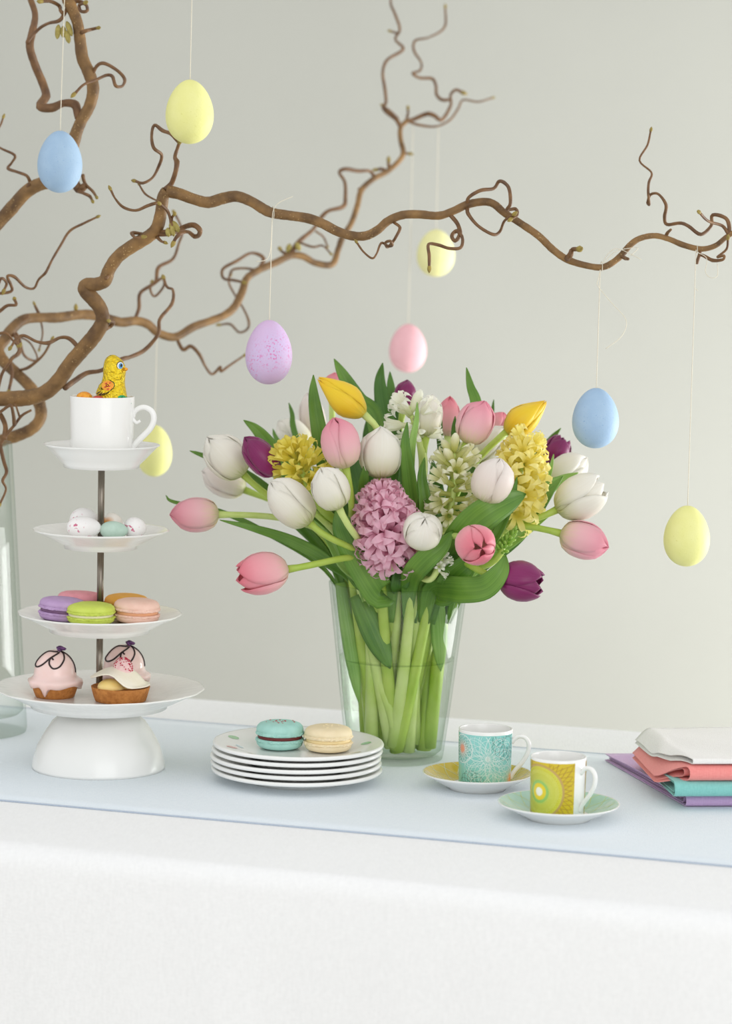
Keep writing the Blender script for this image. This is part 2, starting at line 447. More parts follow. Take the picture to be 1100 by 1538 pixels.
# foil chick
MAT['foil'] = simple('gold_foil', (240, 214, 60), 0.2, (226, 190, 30), 260, 1.0, 330, 0.003, metal=0.8)
MAT['foil_orange'] = simple('orange_foil', (232, 140, 50), 0.3, (245, 180, 60), 300, 0.7, 330, 0.002, metal=0.5)
MAT['foil_red'] = simple('red_foil', (190, 60, 50), 0.3, (215, 80, 70), 300, 0.7, 330, 0.002, metal=0.5)
MAT['foil_green'] = simple('green_foil', (30, 150, 90), 0.3, (60, 180, 120), 300, 0.7, 330, 0.002, metal=0.5)
MAT['ink_black'] = simple('black_ink', (38, 32, 26), 0.5)
MAT['ink_white'] = simple('white_ink', (240, 242, 240), 0.4)
MAT['ink_blue'] = simple('blue_ink', (80, 150, 205), 0.4)
CB = on_tier(14, 6, 462 + 4)
chick = thing('foil_chick', 'yellow foil-wrapped chocolate chick sitting in the white cup', 'chocolate chick', CB)
cp = sp_
secs = [(0, 12, 0), (2, 19, 0), (10, 24, 0), (30, 26, 0), (62, 26, 0.5), (78, 25, 1), (90, 23.5, 1.5), (100, 21.5, 2), (110, 18.5, 3), (117, 17, 4), (124, 16.6, 5), (132, 17, 5.5), (140, 16, 5), (147, 13.5, 4), (152, 9.5, 3), (155.5, 4, 2.5), (156, 0.01, 2.4)]
secs = [(z * 0.985, r, dx) for z, r, dx in secs]
V, Fc = [], []; n = 28
for (z, r, dx) in secs:
    for k in range(n):
        a = 2 * math.pi * k / n
        V.append(Vector(((dx - 1 + r * math.cos(a)), r * 0.85 * math.sin(a), z)) * cp + CB)
for i in range(len(secs) - 1):
    for k in range(n):
        k2 = (k + 1) % n; Fc.append((i * n + k, i * n + k2, (i + 1) * n + k2, (i + 1) * n + k))
part('body', (V, Fc), MAT['foil'], chick)
def chick_patch(cx, cz, rx, rz, name, mat, lift=0.4, rot=0, shape=None):
    """flat printed/embossed patch wrapped on the chick's near side, cx right, cz up (px)"""
    V, Fc = [], []; rings, n2 = 4, 22
    def surf(x, z):
        for (a, b) in zip(secs[:-1], secs[1:]):
            if a[0] <= z <= b[0]:
                q = (z - a[0]) / (b[0] - a[0] + 1e-6); r = a[1] + (b[1] - a[1]) * q; dx = a[2] + (b[2] - a[2]) * q - 1; break
        else: r, dx = 1, 0
        s = max(-0.999, min(0.999, (x - dx) / r))
        a_ = math.acos(s)
        return Vector((dx + (r + lift) * math.cos(a_), -(r + lift) * 0.85 * math.sin(a_), z)) * cp + CB
    V.append(surf(cx, cz))
    for q in range(1, rings + 1):
        for k in range(n2):
            a = 2 * math.pi * k / n2; f = q / rings * (shape(a) if shape else 1)
            x, z = rx * f * math.cos(a), rz * f * math.sin(a)
            V.append(surf(cx + x * math.cos(rot) - z * math.sin(rot), cz + x * math.sin(rot) + z * math.cos(rot)))
    for k in range(n2): Fc.append((0, 1 + k, 1 + (k + 1) % n2))
    for q in range(rings - 1):
        for k in range(n2):
            a = 1 + q * n2 + k; b = 1 + q * n2 + (k + 1) % n2; Fc.append((a, b, b + n2, a + n2))
    return part(name, (V, Fc), mat, chick)
wing = lambda a: 1.0 + 0.12 * math.cos(2 * a)
chick_patch(-9, 105, 15, 9.5, 'wing_outline', MAT['ink_black'], 1.2, math.radians(28), wing)
chick_patch(-9, 105, 14, 8.6, 'wing', MAT['foil'], 2.0, math.radians(28), wing)
chick_patch(-3.5, 109, 8, 7.2, 'wing_feathers', MAT['foil_orange'], 2.6, math.radians(20))
for k, (x, z) in enumerate(((-5, 112), (-1, 108), (-6, 107), (0, 113), (-3, 104))):
    chick_patch(x, z, 1.8, 0.8, 'feather_mark', MAT['foil_red'], 3.0, math.radians(20))
for k, (x, z) in enumerate(((-16, 98), (-13, 96.5), (-10, 96))):
    chick_patch(x, z, 3.6, 0.7, 'feather_mark', MAT['ink_black'], 2.6, math.radians(38))
chick_patch(13, 139, 4.6, 5.6, 'eye_outline', MAT['ink_black'], 0.5)
chick_patch(13.2, 138.5, 4.0, 5.0, 'eye', MAT['ink_white'], 0.8)
chick_patch(13.8, 138, 2.8, 4.2, 'iris', MAT['ink_blue'], 1.1)
chick_patch(14.4, 138.6, 1.3, 2.2, 'pupil', MAT['ink_black'], 1.4)
part('beak', ellipsoid(CB + Vector((21.5, -6, 133)) * cp, 3.2 * cp, 3 * cp, 2.6 * cp), MAT['foil_orange'], chick)
chick_patch(16, 92, 5, 3, 'foot', MAT['foil_green'], 0.8)
# foil eggs in the cup
for (dx, fo, z, mt, lab) in ((-25, 14, 93, 'foil_orange', 'orange foil egg in the white cup beside the foil chick'), (-3, 34, 88.5, 'foil_red', 'red foil egg in the white cup in front of the foil chick'),
                             (33, 14, 87, 'foil_green', 'green foil egg in the white cup behind its rim near the handle')):
    c = on_tier(dx, fo, 462 + z)
    e = part('foil_egg', ellipsoid((0, 0, 0), 12.5 * sp_, 9.5 * sp_, 10 * sp_, 18, 12), MAT[mt], None); e.location = c
    tag(e, lab, 'chocolate egg')

# candy eggs on the second tier
MAT['candy_white'] = speckle_mat('speckled_white_sugar', (238, 236, 234), (244, 242, 241), (205, 110, 140), 0.60, 200, 0.5)
MAT['candy_orange'] = speckle_mat('orange_spotted_sugar', (238, 232, 222), (243, 238, 230), (225, 150, 50), 0.5, 90, 0.5)
MAT['candy_green'] = simple('mint_sugar', (178, 205, 190), 0.55, (192, 216, 202), 120, 0.1, 400)
for (px, py, wd, ht, fo, rot, mt, lab) in (
        (133, 791, 51, 34, 30, 8, 'candy_white', 'large pink-flecked white candy egg touching the mint green one'),
        (129, 781, 46, 41, -22, -10, 'candy_white', 'pink-flecked white candy egg behind the largest candy egg'),
        (177, 793, 42, 27, 26, -5, 'candy_green', 'mint green candy egg on the tier plate'),
        (207, 788, 34, 32, 10, 30, 'candy_white', 'small round white candy egg beside the mint green one'),
        (171, 783, 30, 34, -24, 0, 'candy_orange', 'orange-spotted white candy egg behind the mint green one')):
    z = 347 + ht / 2
    dx = px - (148 + 0.02 * (1152 - py))
    e = part('candy_egg', ellipsoid((0, 0, 0), ht / 2 * sp_, ht / 2 * sp_, wd / 2 * sp_, 28, 18, 0.12), MAT[mt], None)
    e.location = on_tier(dx, fo, z + 0.6)
    e.rotation_euler = Matrix.Rotation(math.radians(rot), 3, 'Z').to_4x4().to_euler()
    e.rotation_euler = (math.radians(90), 0, math.radians(90 + rot))
    tag(e, lab, 'candy egg')

# macarons
def macaron_shell(r, h, up, seed):
    rg = random.Random(seed)
    prof = [(1e-4, 0), (r * 0.80, 0), (r * 0.955, 0.0002), (r * 0.995, h * 0.07), (r * 1.005, h * 0.15), (r * 0.995, h * 0.23), (r * 0.965, h * 0.27), (r * 0.985, h * 0.33), (r * 0.985, h * 0.45), (r * 0.95, h * 0.64),
            (r * 0.86, h * 0.81), (r * 0.68, h * 0.93), (r * 0.42, h * 0.99), (1e-4, h)]
    jit = [[1 + rg.uniform(-0.03, 0.03) for k in range(72)] for i in range(len(prof))]
    g = lathe(prof, 72, lambda th, i, rr, z: ((jit[i][int(round(th / (2 * math.pi) * 72)) % 72] if 2 <= i <= 6 else 1), 0))
    if not up: g = ([Vector((v.x, v.y, -v.z)) for v in g[0]], [tuple(reversed(f)) for f in g[1]])
    return g
def macaron(loc, r, h, c, cv, fillc, label, tilt=(0, 0), group=None, crumbs=None):
    nm = 'macaron'
    t = thing(nm, label, 'macaron', loc, group); t.rotation_euler = (math.radians(tilt[0]), math.radians(tilt[1]), random.uniform(0, 6))
    key = 'mac_%d_%d_%d' % c
    if key not in MAT: MAT[key] = simple('macaron_shell_%d' % len(MAT), c, 0.7, cv, 90, 0.25, 500, 0.0006)
    kf = 'macf_%d_%d_%d' % fillc
    if kf not in MAT: MAT[kf] = simple('macaron_filling_%d' % len(MAT), fillc, 0.55, None)
    h1, hf, h2 = h * 0.40, h * 0.12, h * 0.48
    a = loc_part('shell', macaron_shell(r * 0.985, h1, False, 1), MAT[key], t, (0, 0, h1))
    loc_part('filling', lathe([(1e-4, h1 - 0.001), (r * 0.90, h1 - 0.001), (r * 0.93, h1 + hf / 2), (r * 0.90, h1 + hf + 0.001), (1e-4, h1 + hf + 0.001)], 48), MAT[kf], t, (0, 0, 0))
    b = loc_part('shell', macaron_shell(r, h2, True, 2), MAT[key], t, (0, 0, h1 + hf))
    for (sh, z0, sg) in ((a, h1, -1), (b, h1 + hf, 1)):
        rg = random.Random(int(r * 1e6) + sg); n = 84; V, Fc = [], []
        for q, (fr_, fz) in enumerate(((0.93, 0.0), (1.0, 0.04), (1.02, 0.13), (1.0, 0.22), (0.95, 0.28))):
            for k in range(n):
                j = 1 + rg.uniform(-0.045, 0.025) * (1 if 0 < q < 4 else 0.2); th = 2 * math.pi * k / n
                V.append(Vector((r * fr_ * j * math.cos(th), r * fr_ * j * math.sin(th), z0 + sg * (h2 * (fz + rg.uniform(-0.02, 0.02) * (1 if 0 < q < 4 else 0))))))
        for q in range(4):
            for k in range(n):
                f4 = (q * n + k, q * n + (k + 1) % n, (q + 1) * n + (k + 1) % n, (q + 1) * n + k); Fc.append(f4 if sg > 0 else tuple(reversed(f4)))
        part('ruffled_foot', (V, Fc), MAT[key], sh, world=False, smooth=False)
    if crumbs:
        rg = random.Random(5)
        for k in range(crumbs[1]):
            a_ = rg.uniform(0, 6.28); rr = r * rg.uniform(0.1, 0.62); s = rg.uniform(0.0007, 0.0012)
            zz = h1 + hf + h2 * (1 - 0.16 * (rr / r) ** 2) - 0.0001
            loc_part('crumb', ellipsoid((rr * math.cos(a_), rr * math.sin(a_), zz), s * rg.uniform(1, 2), s, s * 0.7, 7, 5), crumbs[0], b, (0, 0, -0) if False else (0, 0, -(0)))
    return t
ms = sp_
G = 'macarons on the tiered stand'
macaron(on_tier(-55, 22, 224), 35 * ms, 35 * ms, (178, 146, 190), (190, 160, 202), (120, 85, 120), 'lilac macaron on the tiered stand', (0, 4), G)
macaron(on_tier(-34, -36, 224), 35 * ms, 37 * ms, (226, 148, 160), (236, 162, 172), (220, 150, 150), 'rose pink macaron behind the lilac one', (4, 0), G)
macaron(on_tier(-9, 46, 224), 36 * ms, 31 * ms, (196, 212, 84), (206, 222, 100), (238, 232, 196), 'lime green macaron with cream filling', (1, 0), G)
macaron(on_tier(36, -36, 224), 34 * ms, 33 * ms, (232, 166, 60), (240, 180, 76), (225, 170, 90), 'orange macaron behind the peach one', (3, 0), G)
macaron(on_tier(56, 22, 224), 34.5 * ms, 35 * ms, (238, 196, 178), (244, 208, 192), (232, 172, 130), 'pale peach macaron beside the lime green one', (0, -2), G)

# iced cakes and tart on the largest tier
MAT['crust'] = simple('baked_crust', (168, 104, 44), 0.8, (200, 134, 66), 220, 0.8, 420, 0.0012)
MAT['icing'] = simple('pink_icing', (244, 212, 206), 0.25, (247, 219, 213), 30, coat=0.5, sss=0.2)
MAT['choc'] = simple('dark_chocolate_line', (40, 22, 22), 0.35)
MAT['violet'] = simple('candied_violet', (70, 38, 84), 0.6, (110, 66, 120), 300, 0.7, 500)
MAT['cream'] = simple('custard_cream', (244, 214, 130), 0.35, (248, 224, 150), 60, sss=0.2)
MAT['whitechoc'] = simple('white_chocolate', (244, 236, 214), 0.5, (248, 242, 226), 60, 0.2, 300)
MAT['crumble'] = simple('raspberry_crumble', (232, 190, 190), 0.8, (240, 208, 205), 300, 0.6, 600)
MAT['raspberry'] = simple('dried_raspberry', (176, 30, 62), 0.7, (206, 60, 86), 400)
def crust(t, rb, rt_, h):
    rg = random.Random(3)
    j = [[rg.uniform(-1, 1) for k in range(60)] for i in range(10)]
    prof = [(1e-4, 0), (rb * 0.95, 0), (rb, h * 0.05), (rb + (rt_ - rb) * 0.35, h * 0.35), (rb + (rt_ - rb) * 0.7, h * 0.7), (rt_, h * 0.97), (rt_ * 0.97, h), (rt_ * 0.90, h * 0.93), (1e-4, h * 0.9)]
    return loc_part('crust', lathe(prof, 60, lambda th, i, r, z: (1 + 0.010 * j[i][int(th / 6.2832 * 60 + 0.5) % 60], 0.00015 * j[i][int(th / 6.2832 * 60 + 0.5) % 60] if 3 <= i <= 6 else 0)), MAT['crust'], t, (0, 0, 0))
def iced_cake(loc, label, rotz):
    t = thing('iced_cake', label, 'cake', loc, 'pink iced cakes on the tiered stand')
    s = ms; crust(t, 29 * s, 36 * s, 21 * s)
    R = 31 * s; zc = 38 * s
    prof = [(34 * s, 17 * s), (38.5 * s, 17.5 * s), (41 * s, 23 * s), (40.5 * s, 26 * s), (36 * s, 28.5 * s), (32.4 * s, 32 * s), (31.2 * s, 38 * s)]
    prof += [(R * math.cos(q), zc + R * 1.06 * math.sin(q)) for q in [math.pi / 2 * k / 10 for k in range(1, 10)]] + [(1e-4, zc + R * 1.06)]
    def drip(th, i, r, z):
        if i > 4: return 1, 0
        d = -5.5 * s * max(0, math.sin(3 * th + 1)) ** 6 - 2.0 * s * math.sin(5 * th + 2) - 10 * s * math.exp(-((th - 4.35) / 0.09) ** 2)
        k = (1.0, 1.0, 0.45, 0.1, 0)[i]
        pull = 1 - 0.10 * (math.exp(-((th - 4.35) / 0.09) ** 2)) * (1 if i < 2 else 0)
        return (1 + 0.02 * math.sin(7 * th)) * pull, d * k
    loc_part('icing', lathe(prof, 120, drip), MAT['icing'], t, (0, 0, 0))
    def dome(x, z):                  # px from dome centre, near side
        x *= s; z *= s; rr = math.sqrt(x * x + (z / 1.06) ** 2); m = R * 1.008
        if rr > m * 0.985: x *= m * 0.985 / rr; z *= m * 0.985 / rr
        y = -math.sqrt(max(1e-12, m * m - x * x - (z / 1.06) ** 2))
        return Vector((x, y, zc + z))
    sw = [[(5, 31), (-9, 31), (-20, 24), (-28, 13), (-26, 9), (-17, 13), (-5, 23), (7, 30)],
          [(0, 21), (-4, 24), (-6, 16), (0, 9), (9, 11), (15, 20), (14, 27), (10, 31)],
          [(12, 30), (22, 24), (29, 13), (31, 0)], [(8, 32), (14, 30), (20, 27), (24, 22)]]
    for q in sw:
        pts = catmull([Vector((x, 0, z)) for x, z in q], 5); pts = [dome(p.x, p.z) for p in pts]
        loc_part('chocolate_swirl', tube(pts, 1.35 * s, 6), MAT['choc'], t, (0, 0, 0))
    rg = random.Random(8); gs = []
    for k in range(9):
        a = k * 2.4; rr = 4.2 * s * math.sqrt(k / 9)
        g = ellipsoid((0, 0, 0), 5.5 * s, 4.4 * s, 2.2 * s, 9, 6)
        M = Matrix.Translation((8 * s + rr * math.cos(a), -4 * s + rr * math.sin(a), zc + R * 1.06 + (2.5 + rg.uniform(-1, 2)) * s)) @ Matrix.Rotation(rg.uniform(0, 6), 4, 'Z') @ Matrix.Rotation(rg.uniform(-1, 1), 4, 'X')
        gs.append(xform(g, M))
    loc_part('candied_violet', merge(*gs), MAT['violet'], t, (0, 0, 0), 'crumpled purple candied violet')
    t.rotation_euler.z = rotz
    return t
iced_cake(on_tier(-65, 12, 108), 'pink iced dome cake with chocolate swirls standing alone on the plate', 0)
iced_cake(on_tier(32, -54, 108), 'pink iced dome cake half hidden behind the cream tart', 0.12)
tt = thing('cream_tart', 'cream tart with white chocolate sheet and raspberry crumble on top', 'tart', on_tier(35, 36, 108))
s = ms; crust(tt, 38 * s, 44 * s, 22 * s)
loc_part('cream', merge(ellipsoid((-13 * s, -15 * s, 22 * s), 20 * s, 19 * s, 13 * s, 24, 14), ellipsoid((8 * s, 6 * s, 22 * s), 26 * s, 24 * s, 11 * s, 24, 14)), MAT['cream'], tt, (0, 0, 0))
V, Fc = [], []; n1, n2 = 12, 40
for i in range(n1 + 1):
    for k in range(n2):
        a = 2 * math.pi * k / n2; q = i / n1
        x, y = 44 * q * math.cos(a), 39 * q * math.sin(a)
        w_ = 1 / (1 + math.exp(-(x + 2) / 5))           # 0 at the lifted brim side, 1 where the sheet hugs the crust
        z = 51 - (0.0085 + 0.010 * w_) * x * x - (0.10 + 0.55 * w_) * max(0, -y) - 0.012 * max(0, y) ** 2
        z = max(z, 24.5 + 0.03 * y)
        V.append(Vector((x, y, z)) * s)
for i in range(n1):
    for k in range(n2):
        k2 = (k + 1) % n2; Fc.append((i * n2 + k, i * n2 + k2, (i + 1) * n2 + k2, (i + 1) * n2 + k))
o = loc_part('white_chocolate_sheet', (V, Fc), MAT['whitechoc'], tt, (0, 0, 0)); md = o.modifiers.new('t', 'SOLIDIFY'); md.thickness = 0.0008
loc_part('crumble', ellipsoid((3 * s, 0, 44 * s), 15 * s, 13 * s, 21 * s, 24, 14), MAT['crumble'], tt, (0, 0, 0))
rg = random.Random(4); gs = []
for k in range(130):
    a, b = rg.uniform(0, 6.28), rg.uniform(0.0, 1.35)
    c = Vector((3 + 15 * math.cos(a) * math.cos(b), 13 * math.sin(a) * math.cos(b), 44 + 21 * math.sin(b))) * s
    r = rg.uniform(0.6, 1.15) * s; gs.append(ellipsoid(c, r * rg.uniform(0.8, 1.6), r * rg.uniform(0.8, 1.6), r, 6, 4))
o = loc_part('raspberry_crumbs', merge(*gs), MAT['raspberry'], tt, (0, 0, 0)); o['kind'] = 'stuff'

# ================================================================ STACK OF PLATES
PB = on_plane(446, 1172); pp = mpp(dep(PB))
dots = [('dot_red', (214, 110, 110)), ('dot_green', (150, 200, 150)), ('dot_yellow', (222, 200, 90)), ('dot_blue', (190, 215, 225)), ('dot_pink', (232, 170, 175))]
for k_, c in dots: MAT[k_] = simple('plate_' + k_, c, 0.2, coat=0.4)
names = ['lowest of the stack', 'second plate up in the stack', 'middle plate of the stack', 'second plate from the top of the stack']
for k in range(5):
    z0 = k * 9.6; off = ((0, 0), (-1.5, 1), (-2, -1), (0, 1), (1.5, 0))[k]
    lab = 'white dessert plate, ' + names[k] if k < 4 else 'polka-dotted white dessert plate on top of the stack, holding two macarons'
    t = thing('dessert_plate', lab, 'plate', PB + Vector((off[0], off[1], z0)) * pp, 'stacked dessert plates')
    R = 128
    prof = [(1e-3, 3), (66, 3), (68, 0), (73, 0), (75, 4), (95, 11), (114, 13.6), (125, 15.0), (R, 16.2), (R + 0.6, 18.8), (R - 1, 21.3), (R - 4, 21), (112, 18.6), (94, 14.5), (80, 8.5), (72, 7), (1e-3, 7)]
    loc_part('plate_body', lathe([(r * pp, z * pp) for r, z in prof], 96), MAT['china'], t, (0, 0, 0))
    for (ang, rr, rd, cc) in ((200, 104, 8.5, 0), (158, 107, 8.5, 1), (182, 88, 6, 3), (325, 106, 8, 2), (10, 103, 8, 1), (262, 92, 8, 0), (295, 107, 7, 1), (232, 108, 7, 2), (80, 100, 8, 4), (120, 104, 8, 2)):
        if k < 4 and ang not in (200, 262, 295, 325, 232): continue
        a = math.radians(ang + (k * 23 if k < 4 else 0))
        V = []; Fc = []; n = 20
        for q in (0.001, 1):
            for j in range(n):
                b = 2 * math.pi * j / n
                x = rr * math.cos(a) + rd * q * math.cos(b); y = rr * math.sin(a) + rd * q * math.sin(b); r = math.hypot(x, y)
                zz = 7 + (r - 72) * 1.5 / 8 if r < 80 else (8.5 + (r - 80) * 6 / 14 if r < 94 else (14.5 + (r - 94) * 4.1 / 18 if r < 112 else 18.6 + (r - 112) * 2.4 / 12))
                V.append(Vector((x, y, zz + 0.35)) * pp)
        for j in range(n): Fc.append((j, (j + 1) % n, n + (j + 1) % n, n + j))
        loc_part('dot', (V, Fc), MAT[dots[cc][0]], t, (0, 0, 0))
ztop = 4 * 9.6 + 7
MAT['crumb'] = simple('red_sprinkle', (176, 24, 40), 0.6)
MAT['crumb2'] = simple('cream_sprinkle', (240, 222, 180), 0.7)
macaron(PB + Vector((-27, 14, ztop)) * pp, 36 * pp, 42 * pp, (160, 210, 200), (172, 220, 210), (110, 40, 40), 'mint macaron with red sprinkles and dark filling on the polka-dotted plate', (0, 0), None, (MAT['crumb'], 14))
macaron(PB + Vector((46, 2, ztop)) * pp, 36.5 * pp, 39 * pp, (238, 220, 180), (244, 228, 192), (244, 222, 168), 'cream macaron with pale sprinkles on the polka-dotted plate', (0, 0), None, (MAT['crumb2'], 8))

# ================================================================ ESPRESSO CUPS
def print_mat(name, centres, base, base_var):
    """flat ceramic print: concentric rings round given centres; UV in hundredths of photo pixels"""
    M = NT(name); M.b.inputs['Roughness'].default_value = 0.15; M.b.inputs['Coat Weight'].default_value = 0.4
    uv = M.n('ShaderNodeUVMap'); col = M.ramp(M.noise(40, 2), [(0.3, base), (0.7, base_var)])
    for (u0, v0, stops, rmax) in centres:
        d = M.n('ShaderNodeVectorMath', operation='DISTANCE'); M.l(uv.outputs[0], d.inputs[0]); d.inputs[1].default_value = (u0 / 100, v0 / 100, 0)
        f = M.math('DIVIDE', d.outputs['Value'], rmax / 100)
        c = M.ramp(f, stops); inside = M.math('LESS_THAN', f, 1.0)
        col = M.mix(inside, col, c)
    M.l(col, M.b.inputs['Base Color']); return M.m
MAT['print_teal'] = print_mat('teal_cup_print', [
    (-43, 58, [(0, (236, 150, 110)), (0.22, (230, 160, 130)), (0.42, (176, 186, 170)), (0.7, (130, 198, 190)), (0.93, (134, 200, 194)), (0.96, (220, 240, 236)), (1, (220, 240, 236))], 22),
    (50, 12, [(0, (240, 150, 110)), (0.3, (236, 170, 130)), (0.6, (176, 205, 190)), (1, (140, 205, 200))], 20)], (132, 206, 200), (148, 214, 208))
MAT['print_yellow'] = print_mat('yellow_cup_print', [
    (-34, 40, [(0, (250, 248, 235)), (0.14, (248, 246, 225)), (0.17, (240, 215, 40)), (0.29, (236, 208, 30)), (0.32, (150, 200, 110)), (0.44, (160, 198, 80)), (0.47, (196, 200, 60)),
               (0.9, (214, 206, 30)), (0.92, (196, 160, 100)), (1.0, (196, 165, 60))], 42)], (206, 180, 20), (216, 190, 30))
MAT['line_white'] = simple('white_print_line', (225, 244, 240), 0.3)
MAT['line_dark'] = simple('dark_green_print_line', (64, 110, 100), 0.3)
MAT['line_brown'] = simple('ochre_print_line', (172, 132, 40), 0.3)
MAT['line_lime'] = simple('lime_print_line', (226, 226, 110), 0.3)
MAT['saucer_yellow'] = simple('ochre_saucer_print', (206, 178, 24), 0.15, (214, 188, 36), 30, coat=0.4)
MAT['saucer_teal'] = simple('mint_saucer_print', (170, 212, 196), 0.15, (182, 220, 204), 30, coat=0.4)
def ribbon(pts2, wrap, wd):
    """thin print line: 2D points -> quads laid on a surface by wrap()"""
    V, Fc = [], []
    for i, p in enumerate(pts2):
        a = pts2[max(0, i - 1)]; b = pts2[min(len(pts2) - 1, i + 1)]
        t = Vector((b[0] - a[0], b[1] - a[1])); t = t.normalized() if t.length > 1e-9 else Vector((1, 0))
        V += [wrap(p[0] - t.y * wd, p[1] + t.x * wd), wrap(p[0] + t.y * wd, p[1] - t.x * wd)]
    for i in range(len(pts2) - 1): Fc.append((2 * i, 2 * i + 1, 2 * i + 3, 2 * i + 2))
    return V, Fc
def clip_runs(pts, ok):
    runs, cur = [], []
    for p in pts:
        if ok(*p): cur.append(p)
        else:
            if len(cur) > 1: runs.append(cur)
            cur = []
    if len(cur) > 1: runs.append(cur)
    return runs
def espresso(px, py, R_s, R_c, Hc, handle_deg, which):
    base = on_plane(px, py); s = mpp(dep(base))
    teal = which == 'teal'
    sa = thing('espresso_saucer', 'ochre yellow saucer with white rays under the teal cup' if teal else 'mint green saucer with yellow rays under the yellow cup', 'saucer', base, 'espresso saucers')
    R = R_s
    prof = [(1e-3, 2), (R * 0.46, 2), (R * 0.47, 0), (R * 0.52, 0), (R * 0.54, 3), (R * 0.75, 12), (R * 0.92, 20), (R - 0.6, 23.2), (R, 24.6), (R - 0.8, 25.4), (R * 0.93, 23), (R * 0.78, 15.5), (R * 0.62, 9.0), (R * 0.52, 6.2), (1e-3, 5.6)]
    loc_part('saucer_body', lathe([(r * s, z * s) for r, z in prof], 80), MAT['china'], sa, (0, 0, 0))
    top = [(R * 0.50, 6.4), (R * 0.52, 6.6), (R * 0.62, 9.4), (R * 0.78, 15.9), (R * 0.93, 23.4), (R * 0.975, 24.9)]
    o = loc_part('printed_band', lathe([(r * s, z * s) for r, z in top], 80)[:1] + ([f for f in lathe(top, 80)[1] if len(f) == 4],), MAT['saucer_yellow' if teal else 'saucer_teal'], sa, (0, 0, 0))
    def zt(r):
        for a, b in zip(top[:-1], top[1:]):
            if a[0] <= r <= b[0]: return a[1] + (b[1] - a[1]) * (r - a[0]) / (b[0] - a[0])
        return top[-1][1]
    gs = []
    for k in range(34):
        a0 = k / 34 * 2 * math.pi; sl = 0.9 if k % 2 else -0.9
        pts = []
        for j in range(11):
            r = R * (0.51 + 0.46 * j / 10); pts.append((a0 + sl * (r / R - 0.51) * 0.9, r))
        gs.append(ribbon([(p[0] * 60, p[1]) for p in pts], lambda u, r: Vector((r * math.cos(u / 60), r * math.sin(u / 60), zt(r) + 0.35)) * s, 0.22))
    loc_part('printed_rays', merge(*gs), MAT['line_white' if teal else 'line_lime'], sa, (0, 0, 0))
    c = thing('espresso_cup', 'teal espresso cup with white spirograph print' if teal else 'yellow espresso cup with concentric ring print and white stripe', 'cup', base + Vector((0 if teal else -2, 0, 6.2)) * s, 'espresso cups')
    if teal: c.location.x += 11 * s
    r0, r1 = R_c * 0.965, R_c
    loc_part('cup_body', lathe([(r * s, z * s) for r, z in cup_prof(r0, r1, Hc, 2.4)], 72), MAT['china'], c, (0, 0, 0))
    # printed sleeve, open at the handle
    hd = math.radians(handle_deg); gap = math.radians(11 if teal else 20)
    n = 80; V, Fc, U = [], [], []
    v0, v1 = 2.5, Hc * (0.94 if teal else 0.95)
    def wrap(u, v, lift=0.25):
        th = u / R_c - math.pi / 2; r = r0 + (r1 - r0) * v / Hc + lift
        return Vector((r * math.cos(th), r * math.sin(th), v)) * s
    ths = [hd + gap + (2 * math.pi - 2 * gap) * i / n for i in range(n + 1)]
    us = []
    for th in ths:
        d = th + math.pi / 2
        us.append(d * R_c)
    per = 2 * math.pi * R_c
    for v in (v0, (v0 + v1) / 2, v1):
        for u in us:
            V.append(wrap(u, v)); U.append(((u + per / 2) % per / 100 - per / 200, v / 100))
    for j in range(2):
        for i in range(n): Fc.append((j * (n + 1) + i, j * (n + 1) + i + 1, (j + 1) * (n + 1) + i + 1, (j + 1) * (n + 1) + i))
    loc_part('printed_sleeve', (V, Fc, U), MAT['print_' + which], c, (0, 0, 0))
    hu0 = (handle_deg + 90) / 360 * per
    def ok(u, v):
        d = (u - hu0 + per / 2) % per - per / 2
        return v0 < v < v1 and abs(d) > gap * R_c
    def net(cu, cv, ra, rb, k, turns, N=700):
        return [(cu + (ra + rb * math.cos(k * t)) * math.cos(t), cv + (ra + rb * math.cos(k * t)) * math.sin(t)) for t in [2 * math.pi * turns * i / N for i in range(N + 1)]]
    if teal:
        sets = [('line_white', [net(2, 46, 24, 16, 3.2, 5, 600), net(-43, 58, 14, 7, 3.4, 5, 300), net(2, 46, 20, 24, 2.4, 5, 600), net(14, 30, 26, 20, 2.6, 5, 500)], 0.24),
                ('line_dark', [net(36, 70, 18, 10, 2.6, 5, 300), net(-24, 4, 14, 9, 2.6, 5, 300)], 0.24)]
    else:
        net1 = []
        for k in range(44):
            a = k / 44 * 2 * math.pi
            for sg in (1, -1): net1.append([(-34 + (42 + 70 * q / 12) * math.cos(a + sg * q * 0.045), 40 + (42 + 70 * q / 12) * math.sin(a + sg * q * 0.045)) for q in range(13)])
        sets = [('line_brown', net1, 0.34), ('line_lime', [net(-34, 40, 25, 8, 9.1, 10), net(-34, 40, 33, 5, 12.2, 5)], 0.2)]
    for (mt, curves, wd) in sets:
        gs = []
        for cv in curves:
            for run in clip_runs(cv, ok): gs.append(ribbon(run, lambda u, v: wrap(u, v, 0.45), wd))
        if gs: loc_part('spirograph_lines', merge(*gs), MAT[mt], c, (0, 0, 0))
    # handle
    hp = [(R_c - 1.5, Hc * 0.76), (R_c + 7, Hc * 0.86), (R_c + 17, Hc * 0.86), (R_c + 24, Hc * 0.76), (R_c + 23.5, Hc * 0.60), (R_c + 16, Hc * 0.43), (R_c + 7, Hc * 0.30), (R_c + 1, Hc * 0.20), (R_c - 2, Hc * 0.12)]
    pts = catmull([Vector((x * math.cos(hd), x * math.sin(hd), z)) * s for x, z in hp], 5)
    g = tube(pts, 3.4 * s, 12)
    loc_part('handle', g, MAT['china'], c, (0, 0, 0))
espresso(717, 1184, 83, 40.5, 86, -4, 'teal')
espresso(839, 1229, 92, 42, 89, -38, 'yellow')

